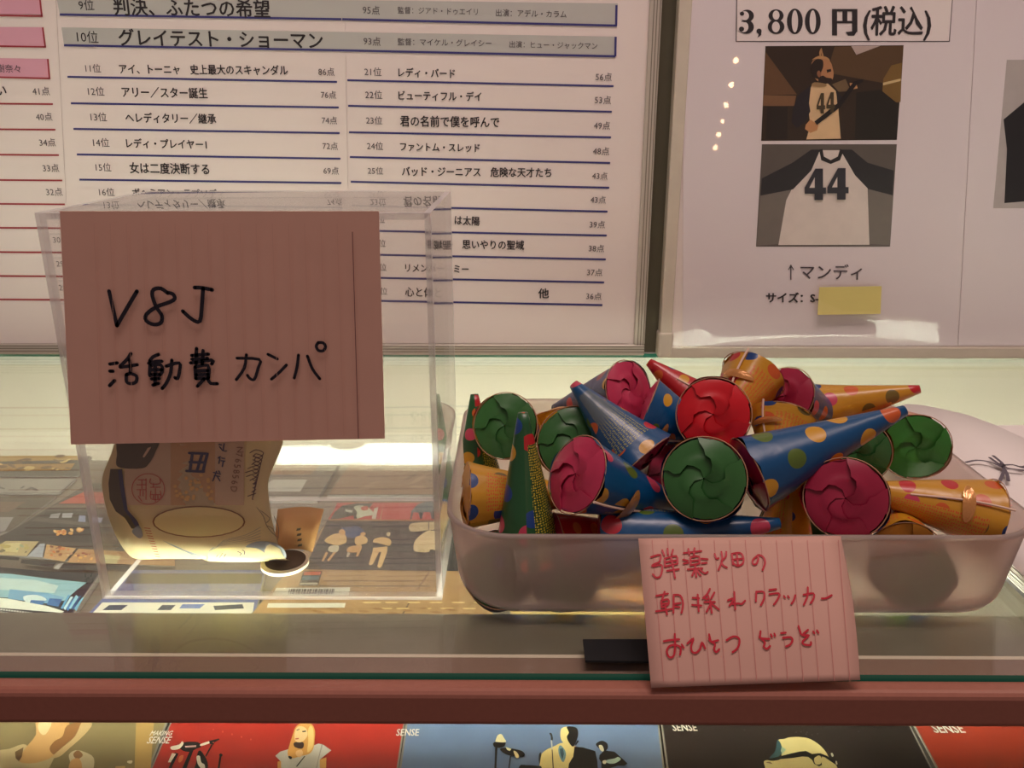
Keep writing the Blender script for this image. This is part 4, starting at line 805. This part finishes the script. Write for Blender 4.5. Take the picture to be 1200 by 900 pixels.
def tape_mesh():
    vs = []; fs = []; rings_ = 4; n = 18; vs.append(None)
    def pt(u, v, lift):
        z = CL * 0.27 + v; rad = CR * (1 - z / CL) * 1.045 + 0.0021 + lift; a = u / (CR * 0.75); return (rad * math.cos(a), rad * math.sin(a), z)
    vs[0] = pt(0, 0, 0.0004)
    for j in range(1, rings_ + 1):
        for i in range(n):
            a = 2 * PI * i / n; s_ = j / rings_; vs.append(pt(0.0082 * s_ * math.sin(a), 0.0038 * s_ * math.cos(a), 0.0004 * (1 - s_)))
    for i in range(n): fs.append((0, 1 + i, 1 + (i + 1) % n))
    for j in range(rings_ - 1):
        for i in range(n): fs.append((1 + j * n + i, 1 + (j + 1) * n + i, 1 + (j + 1) * n + (i + 1) % n, 1 + j * n + (i + 1) % n))
    me = bpy.data.meshes.new('tape'); me.from_pydata(vs, [], fs); me.update(); me.materials.append(M_paper); return me
RIM, STR, TAPE = rim_mesh(), string_mesh(), tape_mesh()
def dot_mat(name, base, dots, panel=None, pc=None, lc=None):
    dim = lambda c: tuple(v * 0.85 for v in c)
    base = dim(base); dots = [dim(c) for c in dots]; pc = pc and dim(pc)
    m = bpy.data.materials.new(name); m.use_nodes = True; nt = m.node_tree; N = nt.nodes.new; L = nt.links.new; b = nt.nodes['Principled BSDF']
    u = N('ShaderNodeUVMap'); u.uv_map = 'print'; oi = N('ShaderNodeObjectInfo'); mu = N('ShaderNodeMath'); mu.operation = 'MULTIPLY'; mu.inputs[1].default_value = 37.0; L(oi.outputs['Random'], mu.inputs[0])
    ad = N('ShaderNodeVectorMath'); ad.operation = 'ADD'; L(u.outputs[0], ad.inputs[0]); L(mu.outputs[0], ad.inputs[1])
    rt = N('ShaderNodeVectorRotate'); rt.inputs['Angle'].default_value = 0.5; L(ad.outputs[0], rt.inputs['Vector'])
    vo = N('ShaderNodeTexVoronoi'); vo.voronoi_dimensions = '2D'; vo.inputs['Scale'].default_value = 4.9; vo.inputs['Randomness'].default_value = 0.22; L(rt.outputs[0], vo.inputs['Vector'])
    lt = N('ShaderNodeMath'); lt.operation = 'LESS_THAN'; lt.inputs[1].default_value = 0.255; L(vo.outputs['Distance'], lt.inputs[0])
    sep = N('ShaderNodeSeparateColor'); L(vo.outputs['Color'], sep.inputs[0])
    cr = N('ShaderNodeValToRGB'); cr.color_ramp.interpolation = 'CONSTANT'; e = cr.color_ramp.elements
    e[0].color = lin(dots[0]); e[0].position = 0; e[1].color = lin(dots[1]); e[1].position = 1.0 / len(dots)
    for k in range(2, len(dots)): x = e.new(k / len(dots)); x.color = lin(dots[k])
    L(sep.outputs[0], cr.inputs[0])
    mx = N('ShaderNodeMix'); mx.data_type = 'RGBA'; mx.inputs[6].default_value = lin(base); L(lt.outputs[0], mx.inputs[0]); L(cr.outputs[0], mx.inputs[7]); last = mx
    if panel:
        w_ = N('ShaderNodeUVMap'); w_.uv_map = 'wrap'; sx = N('ShaderNodeSeparateXYZ'); L(w_.outputs[0], sx.inputs[0])
        def rng(sock, a, b_):
            g = N('ShaderNodeMath'); g.operation = 'COMPARE'; g.inputs[1].default_value = (a + b_) / 2; g.inputs[2].default_value = (b_ - a) / 2; L(sock, g.inputs[0]); return g
        g1 = rng(sx.outputs[0], panel[0], panel[1]); g2 = rng(sx.outputs[1], panel[2], panel[3])
        pr = N('ShaderNodeMath'); pr.operation = 'MULTIPLY'; L(g1.outputs[0], pr.inputs[0]); L(g2.outputs[0], pr.inputs[1])
        mp = N('ShaderNodeMapping'); mp.inputs['Scale'].default_value = (46, 60, 1); L(w_.outputs[0], mp.inputs['Vector'])
        vt = N('ShaderNodeTexVoronoi'); vt.voronoi_dimensions = '2D'; vt.distance = 'CHEBYCHEV'; vt.inputs['Scale'].default_value = 1.0; vt.inputs['Randomness'].default_value = 0.35; L(mp.outputs[0], vt.inputs['Vector'])
        l2 = N('ShaderNodeMath'); l2.operation = 'LESS_THAN'; l2.inputs[1].default_value = 0.27; L(vt.outputs['Distance'], l2.inputs[0])
        p2 = N('ShaderNodeMix'); p2.data_type = 'RGBA'; p2.inputs[6].default_value = lin(pc); p2.inputs[7].default_value = lin(lc); L(l2.outputs[0], p2.inputs[0])
        m3 = N('ShaderNodeMix'); m3.data_type = 'RGBA'; L(pr.outputs[0], m3.inputs[0]); L(mx.outputs[2], m3.inputs[6]); L(p2.outputs[2], m3.inputs[7]); last = m3
    tcb = N('ShaderNodeTexCoord'); nb = N('ShaderNodeTexNoise'); nb.inputs['Scale'].default_value = 75; nb.inputs['Detail'].default_value = 2; L(tcb.outputs['Object'], nb.inputs['Vector']); bpn = N('ShaderNodeBump'); bpn.inputs['Strength'].default_value = 0.5; bpn.inputs['Distance'].default_value = 0.0012; L(nb.outputs['Fac'], bpn.inputs['Height']); L(bpn.outputs[0], b.inputs['Normal'])
    L(last.outputs[2], b.inputs['Base Color']); b.inputs['Roughness'].default_value = 0.32; b.inputs['Coat Weight'].default_value = 0.25; b.inputs['Coat Roughness'].default_value = 0.25
    return m
YEL, GRN, BLU, ORA, RED_, PNK = (232, 170, 42), (96, 122, 44), (24, 78, 160), (230, 104, 44), (214, 36, 44), (226, 76, 108)
D_BLUE = dot_mat('blue_dotted_paper', (2, 84, 140), [PNK, YEL, ORA, GRN, (214, 40, 60), YEL, PNK], (0.06, 0.30, 0.16, 0.85), (36, 84, 140), (150, 150, 90))
D_YEL = dot_mat('yellow_dotted_paper', (226, 164, 40), [(24, 70, 140), RED_, ORA, (130, 110, 44), PNK, (24, 70, 140)], (0.72, 0.95, 0.12, 0.75), (226, 168, 50), (206, 84, 40))
D_GRN = dot_mat('green_dotted_paper', (34, 100, 54), [ORA, BLU, RED_, YEL, PNK], (0.05, 0.32, 0.05, 0.8), (40, 84, 40), (206, 186, 60))
D_RED = dot_mat('red_dotted_paper', (206, 30, 40), [ORA, YEL, BLU, (230, 120, 60)], None)
D_PCH = dot_mat('peach_dotted_paper', (236, 170, 130), [PNK, (240, 120, 90), YEL], None)
D_NVY = dot_mat('navy_dotted_paper', (50, 62, 120), [RED_, YEL, (170, 60, 80), GRN], None)
def fm(n, c, tr=0.22): return mat(n, c, 0.34, coat=0.25, coatr=0.3, transl=tr, noise=0.06, nscale=300)
F_GRN = fm('green_fold', (58, 116, 58)); F_RED = fm('red_fold', (222, 24, 40)); F_PNK = fm('pink_fold', (206, 60, 98)); F_MAG = fm('magenta_fold', (172, 36, 72)); F_GRN_LIT = fm('backlit_green_fold', (70, 150, 62), 0.35); F_YEL = fm('yellow_fold', (214, 150, 50))  # brighter green copy has light from behind put into its colour
M_str = mat('pull_string_white', (226, 196, 176), 0.7); M_rimw = mat('cut_paper_edge', (176, 134, 104), 0.7)
M_tape = mat('gold_brown_tape', (206, 146, 84), 0.22, metal=0.35, coat=0.6)
def part(root, me, m, sc=(1, 1, 1)):
    o = bpy.data.objects.new(me.name.split('.')[0], me); COL.objects.link(o); o.parent = root; o.scale = sc
    o.material_slots[0].link = 'OBJECT'; o.material_slots[0].material = m; return o
CID = [0]
def cracker(label, mouth, d, tip, d2, body, fold, roll=0.0, string=True, k=1.0, squash=1.0, rimcol=None):
    """mouth and tip are picture points; d and d2 their distances along the counter"""
    M = PY(mouth[0], mouth[1], d); Tp = PY(tip[0], tip[1], d2); ax = Tp - M; lk = ax.length / CL; ax.normalize()
    root = thing('party_cracker', label, 'party cracker', 'party crackers heaped in the tray', M)
    q = ax.to_track_quat('Z', 'Y'); root.rotation_mode = 'QUATERNION'; tc_ = (ORG - M); xa_ = (tc_ - ax * tc_.dot(ax)).normalized(); ya_ = ax.cross(xa_)
    root.rotation_quaternion = Matrix((xa_, ya_, ax)).transposed().to_quaternion() @ Euler((0, 0, roll)).to_quaternion()
    v = CID[0] % 3; CID[0] += 1; sc = (k, k * squash, lk); s1 = (k, k * squash, k)
    part(root, BODY[v], body, sc); part(root, RIM, rimcol or M_rimw, s1)
    for f in FLAP[v]: part(root, f, fold, s1)
    if string: part(root, STR, M_str, sc); part(root, TAPE, M_tape, sc)
    if DEBUG: print('CR %2d M(%.3f %.3f %.3f) T(%.3f %.3f %.3f) lk %.2f %s' % (CID[0], *M, *Tp, lk, label[:40]))
    return root
DEBUG = False
cracker('large blue cracker with pink, gold and orange dots pointing right, tip at upper right', (878, 556), 0.350, (1060, 481), 0.364, D_BLUE, F_MAG, 2.9, False, 1.0)
cracker('green folded mouth facing out, at the centre front beside the large blue cone', (825, 561), 0.338, (850, 566), 0.425, D_NVY, F_GRN, 0.5, False, 1.04)
cracker('deep pink folded mouth facing out, right of the centre front above the pink note', (991, 584), 0.334, (1012, 580), 0.42, D_RED, F_MAG, 1.2, False)
cracker('blue cracker at the left front with a pink folded mouth and a gold taped string', (676, 556), 0.338, (822, 606), 0.378, D_BLUE, F_PNK, 0.45, True)
cracker('green folded mouth at the far left of the heap', (592, 499), 0.415, (640, 510), 0.485, D_YEL, F_GRN, 0.2, False)
cracker('green folded mouth edged in tan, above and left of the pink folded one', (673, 519), 0.382, (690, 540), 0.462, D_YEL, F_GRN, 2.2, False, 1.03)
cracker('green dotted cracker standing upright with its tip up, left front of the tray', (618, 650), 0.346, (613, 484), 0.352, D_GRN, F_GRN, 0.0, False, 0.92)
cracker('yellow cracker lying at the left front corner, mouth to the left', (547, 580), 0.356, (700, 582), 0.366, D_YEL, F_YEL, 0.9, False, 0.86)
cracker('blue cracker lying low along the front rim, red tip beside the pink mouth', (708, 636), 0.3430, (914, 613), 0.338, D_BLUE, F_MAG, 3.3, False, 0.95)
cracker('blue cracker pointing up left with its dark red mouth down at the centre', (753, 540), 0.368, (672, 450), 0.392, D_BLUE, F_MAG, -0.9, False, 0.95)
cracker('navy dotted cracker at the top with a pink folded mouth, tip down to the left', (737, 458), 0.420, (650, 478), 0.465, D_NVY, F_PNK, -0.6, True, 0.93)
cracker('red dotted cracker with taped string, behind the top of the heap', (838, 488), 0.450, (760, 424), 0.462, D_RED, F_RED, 0.4, True, 0.9)
cracker('blue cracker with green and gold dots at the top centre, left of the red mouth', (757, 482), 0.402, (850, 520), 0.392, D_BLUE, F_PNK, 0.7, True, 1.0)
cracker('bright red folded mouth facing out at the top centre', (836, 486), 0.376, (860, 500), 0.455, D_RED, F_RED, 0.9, False)
cracker('yellow cracker at the top with a blue dot, mouth upward behind the red mouth', (882, 441), 0.430, (832, 520), 0.395, D_YEL, F_YEL, 0.5, True, 0.98)
cracker('dark magenta folded mouth with a blue cone at the top right of the heap', (921, 464), 0.425, (995, 500), 0.470, D_BLUE, F_MAG, 0.3, False, 0.9)
cracker('yellow cracker with a blue dot and string, below the dark magenta mouth', (917, 493), 0.400, (905, 560), 0.375, D_YEL, F_YEL, 0.6, True, 0.95)
cracker('yellow dotted cracker whose long tip points right above the blue tip', (935, 484), 0.452, (1078, 456), 0.440, D_YEL, F_YEL, 2.5, False, 0.9)
cracker('bright green folded mouth at the right end of the heap', (1073, 524), 0.398, (1036, 478), 0.470, D_PCH, F_GRN_LIT, 0.3, False, 0.97)
cracker('dark green folded mouth with a yellow rim, between the blue cone and bright green mouth', (1004, 530), 0.380, (990, 510), 0.455, D_YEL, F_GRN, 1.5, False, 0.9)
cracker('large yellow cracker at the right front with string and orange print, mouth to the right', (1157, 604), 0.350, (1002, 570), 0.356, D_YEL, F_YEL, 0.25, True, 0.96, 1.0)
cracker('yellow cracker lying low between the deep pink mouth and the large yellow one', (1060, 640), 0.340, (1046, 588), 0.370, D_YEL, F_YEL, 0.4, False, 0.8)
cracker('yellow cracker standing behind the blue tip, left of the deep pink mouth', (918, 650), 0.356, (930, 530), 0.372, D_YEL, F_YEL, 0.2, False, 0.9)
cracker('narrow green cracker standing at the far left edge, tip up', (562, 580), 0.428, (556, 462), 0.440, D_GRN, F_GRN, 0.0, False, 0.85)
cracker('yellow cracker with a blue dot between the two left green mouths', (652, 486), 0.440, (672, 570), 0.418, D_YEL, F_YEL, 2.2, False, 0.85)
cracker('red dotted cracker lying low behind the front rim, right of the upright green one', (655, 632), 0.348, (740, 616), 0.356, D_RED, F_MAG, 0.8, False, 0.7)
cracker('dark blue cracker pressed against the front wall in the left corner of the tray', (586, 668), 0.340, (620, 650), 0.42, D_NVY, F_GRN, 0.0, False, 1.0)
cracker('navy cracker behind the front wall, below the blue cracker with the pink mouth', (662, 670), 0.338, (700, 650), 0.42, D_BLUE, F_GRN, 0.0, False, 1.0)
cracker('navy cracker behind the front wall under the large yellow one', (1066, 664), 0.336, (1040, 648), 0.42, D_NVY, F_GRN, 0.0, False, 1.05)
cracker('orange toned cracker behind the front wall just left of the small pink note', (790, 680), 0.360, (700, 690), 0.348, D_YEL, F_YEL, 0.0, False, 0.95)
cracker('dark navy cracker deep in the heap, between the pink and green mouths', (795, 556), 0.388, (716, 560), 0.462, D_NVY, F_MAG, 0.0, False, 0.95)
cracker('green dotted cracker low in the middle, under the large blue cone', (930, 620), 0.375, (1000, 630), 0.44, D_GRN, F_GRN, 0.0, False, 1.0)

# ------------------------------------------------------------------ paper stack right of the tray
st = thing('paper_stack', 'stack of white papers lying on the counter right of the tray', 'papers')
mb = MB()
sx0 = 0.2395
rr = random.Random(5)
for k in range(8):
    d = rr.uniform(-0.0012, 0.0012); mb = MB()
    mb.box((sx0 + abs(d), 0.3320 + d, 0.0030 + k * 0.0009), (0.42 + d, 0.545 + d, 0.0030 + k * 0.0009 + 0.0007), mat('white_sheet', (236, 230, 226), 0.6)); mb.build('sheet', st)
mb = MB(); mb.box((sx0 + 0.001, 0.3315, 0.0003), (0.42, 0.545, 0.0028), mat('grey_printed_edge', (96, 90, 92), 0.6, noise=0.5, nscale=500)); o = mb.build('booklet', st)
au = thing('scribbled_paper', 'white paper with a rounded far corner and grey marker scribble, beside the tray', 'paper')
mb = MB(); out = []
for x, y in ((1050, 478), (1062, 474), (1080, 475), (1105, 480), (1135, 487), (1165, 498), (1200, 514), (1250, 540)): out.append(PZ(x, y, 0.0165))
fl = PZ(1205, 655, 0.0105)
pts = [(q.x, q.y, 0.0165) for q in out] + [(0.392, 0.385, 0.0130), (0.398, 0.340, 0.0108), (0.2395, 0.338, 0.0108), (0.2395, 0.43, 0.0108), (0.2405, 0.50, 0.0125)]
cx = sum(p_[0] for p_ in pts) / len(pts); cy = sum(p_[1] for p_ in pts) / len(pts)
n = len(pts)
mb.add([(cx, cy, 0.0114)] + pts, [(0, 1 + i, 1 + (i + 1) % n) for i in range(n)], mat('white_sheet', (236, 230, 226), 0.6))
o = mb.build('paper_sheet', au, smooth=True); md = o.modifiers.new('s', 'SOLIDIFY'); md.thickness = 0.0004
mb = MB(); M_gm = mat('grey_marker', (96, 88, 98), 0.6)
fA = lambda x, y: PZ(x, y, 0.0148)
R3 = lambda pts: [(1000 + x / 6, 400 + y / 6) for x, y in pts]
for st_ in ([(795, 850), (870, 836), (960, 848), (1040, 880)], [(960, 818), (1020, 860), (1060, 890)], [(985, 805), (1040, 850), (1080, 890), (1195, 905)], [(1060, 870), (1120, 868), (1180, 885), (1240, 900)], [(1030, 860), (1060, 900), (1030, 980), (990, 1030)], [(1050, 880), (1080, 930), (1090, 980)], [(1165, 880), (1200, 880), (1260, 860)]):
    ribbon(mb, [fA(*p_) for p_ in R3(st_)], 0.0020, M_gm, Vector((0, 0, 1)))
mb.build('pen_scribble', au)
# black tape strip near the front edge
tp = MB(); q4 = [(683, 749), (790, 749), (790, 775), (686, 774)]
tp.prism([PZ(x, y, 0.0012) for x, y in q4], (0, 0, -0.0010), mat('matte_black', (10, 11, 16), 0.7))
tag(tp.build('black_strip'), 'flat black strip lying on the glass behind the small pink note', 'strip')

# ------------------------------------------------------------------ small pink note on the tray
SP = Profile([(0.3166, 0.0452), (0.3060, 0.0375), (0.2935, 0.0265), (0.2820, 0.0140), (0.2716, -0.0004)])
pn = thing('small_note', 'small pink ruled note with red handwriting hanging over the front of the tray', 'note')
M_pn = mat('pale_pink_paper', (216, 170, 155), 0.75, noise=0.03, nscale=80, transl=0.1)
redge = [(985, 628), (990, 652), (995, 678), (1000, 708), (1003.5, 740), (1006, 770), (1008, 797)]
def rx(y):
    for (xa_, ya), (xb2, yb2) in zip(redge[:-1], redge[1:]):
        if y <= yb2: return xa_ + (xb2 - xa_) * (y - ya) / (yb2 - ya)
    return redge[-1][0]
mb = MB(); g = []; nj, ni = 20, 10
for j in range(nj + 1):
    for i in range(ni + 1):
        u = i / ni; v = j / nj; yl = 631 + (806 - 631) * v; yr = 628 + (797 - 628) * v
        xl = 748 + 15 * v; xr = rx(yr)
        g.append(SP.hit(xl + (xr - xl) * u, yl + (yr - yl) * u))
mb.add(g, [(j * (ni + 1) + i, j * (ni + 1) + i + 1, (j + 1) * (ni + 1) + i + 1, (j + 1) * (ni + 1) + i) for j in range(nj) for i in range(ni)], M_pn)
o = mb.build('paper_sheet', pn, smooth=True); md = o.modifiers.new('s', 'SOLIDIFY'); md.thickness = 0.0002; md.offset = 0
UPN = Vector((0, -0.75, 0.66)).normalized(); M_red = mat('red_marker', (188, 20, 46), 0.5)
mb = MB()
for k in range(13):
    x0 = 764 + 18.2 * k; pts = [SP.hit(min(x0 + (y - 631) * 0.082, rx(y) - 3), y, 0.0005) for y in (633, 675, 717, 760, 798)]
    ribbon(mb, pts, 0.00022, mat('pink_rule', (196, 128, 122), 0.8), UPN)
mb.build('ruled_line', pn)
mb = MB(); fP = lambda x, y: SP.hit(x, y, 0.0008)
W_ = 0.00080
wr(mb, [[(188, 350), (278, 328), (270, 395)], [(268, 398), (205, 425), (205, 440), (285, 425), (295, 470), (275, 535), (235, 545), (205, 515)], [(295, 285), (315, 335)], [(345, 270), (350, 325)], [(398, 280), (385, 325)], [(318, 365), (322, 440)], [(320, 365), (430, 340), (440, 415)], [(322, 400), (432, 382)], [(325, 440), (438, 415)], [(342, 482), (455, 466)], [(378, 350), (400, 450), (418, 550)],
        [(500, 312), (670, 292)], [(545, 272), (555, 325)], [(605, 265), (598, 320)], [(495, 375), (540, 385)], [(500, 412), (545, 405)], [(672, 365), (730, 370)], [(675, 410), (722, 405)], [(565, 350), (568, 430)], [(568, 350), (648, 345), (650, 410)], [(570, 388), (648, 380)], [(568, 428), (650, 412)], [(605, 335), (600, 350)], [(540, 468), (680, 458)], [(612, 435), (622, 540)], [(605, 475), (582, 528)], [(625, 470), (660, 525)], [(640, 455), (700, 505), (732, 492)],
        [(798, 320), (815, 365), (835, 360)], [(908, 300), (905, 345), (862, 390)], [(862, 300), (870, 380), (835, 472)], [(865, 400), (880, 430), (915, 450)],
        [(962, 320), (975, 420)], [(965, 318), (1040, 310), (1072, 350), (1068, 410), (1015, 435), (975, 405)], [(1010, 318), (1022, 425)], [(970, 375), (1068, 365)],
        [(238, 722), (350, 700)], [(318, 682), (290, 770)], [(285, 770), (290, 830)], [(285, 770), (350, 755), (355, 800), (300, 830)], [(285, 800), (350, 792)], [(235, 870), (385, 848)], [(325, 830), (342, 900)], [(405, 715), (402, 885)], [(405, 712), (470, 720), (495, 800), (480, 885)], [(410, 800), (470, 790)], [(420, 825), (460, 830)],
        [(588, 740), (648, 745)], [(582, 808), (672, 815)], [(635, 710), (645, 870)], [(752, 655), (725, 705), (685, 745)], [(690, 740), (725, 755)], [(735, 720), (742, 750)], [(795, 690), (765, 745)], [(700, 782), (800, 780)], [(755, 765), (770, 885)], [(758, 800), (720, 875)], [(775, 800), (838, 852)],
        [(925, 765), (985, 745), (940, 815)], [(985, 685), (995, 850)], [(960, 800), (1030, 795), (1055, 800), (1090, 768)]], 740, 610, 8.18, W_, M_red, fP, UPN)
wr(mb, [[(112, 62), (75, 95), (75, 125), (98, 125), (112, 90), (110, 62), (145, 75), (160, 115), (142, 168)],
        [(98, 320), (95, 388)], [(98, 322), (150, 322), (152, 370), (130, 415)], [(190, 308), (238, 302)], [(190, 338), (258, 332), (250, 370), (222, 410)], [(292, 350), (300, 362)], [(320, 350), (328, 362)], [(372, 345), (362, 380), (345, 405)], [(430, 342), (500, 332), (500, 370), (480, 400)], [(460, 290), (458, 350), (432, 412)], [(558, 368), (590, 365), (628, 345)],
        [(128, 598), (122, 640)], [(190, 652), (150, 650), (125, 645)], [(120, 640), (158, 675), (150, 705), (172, 722), (195, 702)], [(200, 620), (208, 638)], [(225, 615), (230, 632)], [(272, 612), (305, 608)], [(285, 645), (340, 640), (352, 665), (335, 692), (308, 705)], [(395, 562), (412, 618)], [(462, 588), (420, 628), (470, 625), (425, 668), (432, 690), (478, 695), (482, 675)], [(498, 600), (505, 612)], [(525, 592), (535, 610)]], 870, 640, 6.0, W_, M_red, fP, UPN)
wr(mb, [[(325, 355), (400, 342), (480, 336)], [(435, 282), (438, 400), (425, 500), (380, 515), (355, 460), (380, 405), (440, 392), (495, 420), (488, 492)], [(505, 388), (525, 420)], [(562, 378), (625, 325), (600, 400), (610, 460), (650, 470), (690, 430), (708, 365), (740, 428)], [(780, 285), (795, 350)], [(872, 345), (800, 360), (780, 330)], [(800, 360), (840, 385), (830, 430), (850, 465), (882, 435)], [(955, 345), (1020, 308), (1075, 320), (1085, 370), (1060, 430), (1015, 465)]], 740, 710, 8.571, W_, M_red, fP, UPN)
mb.build('handwriting', pn)
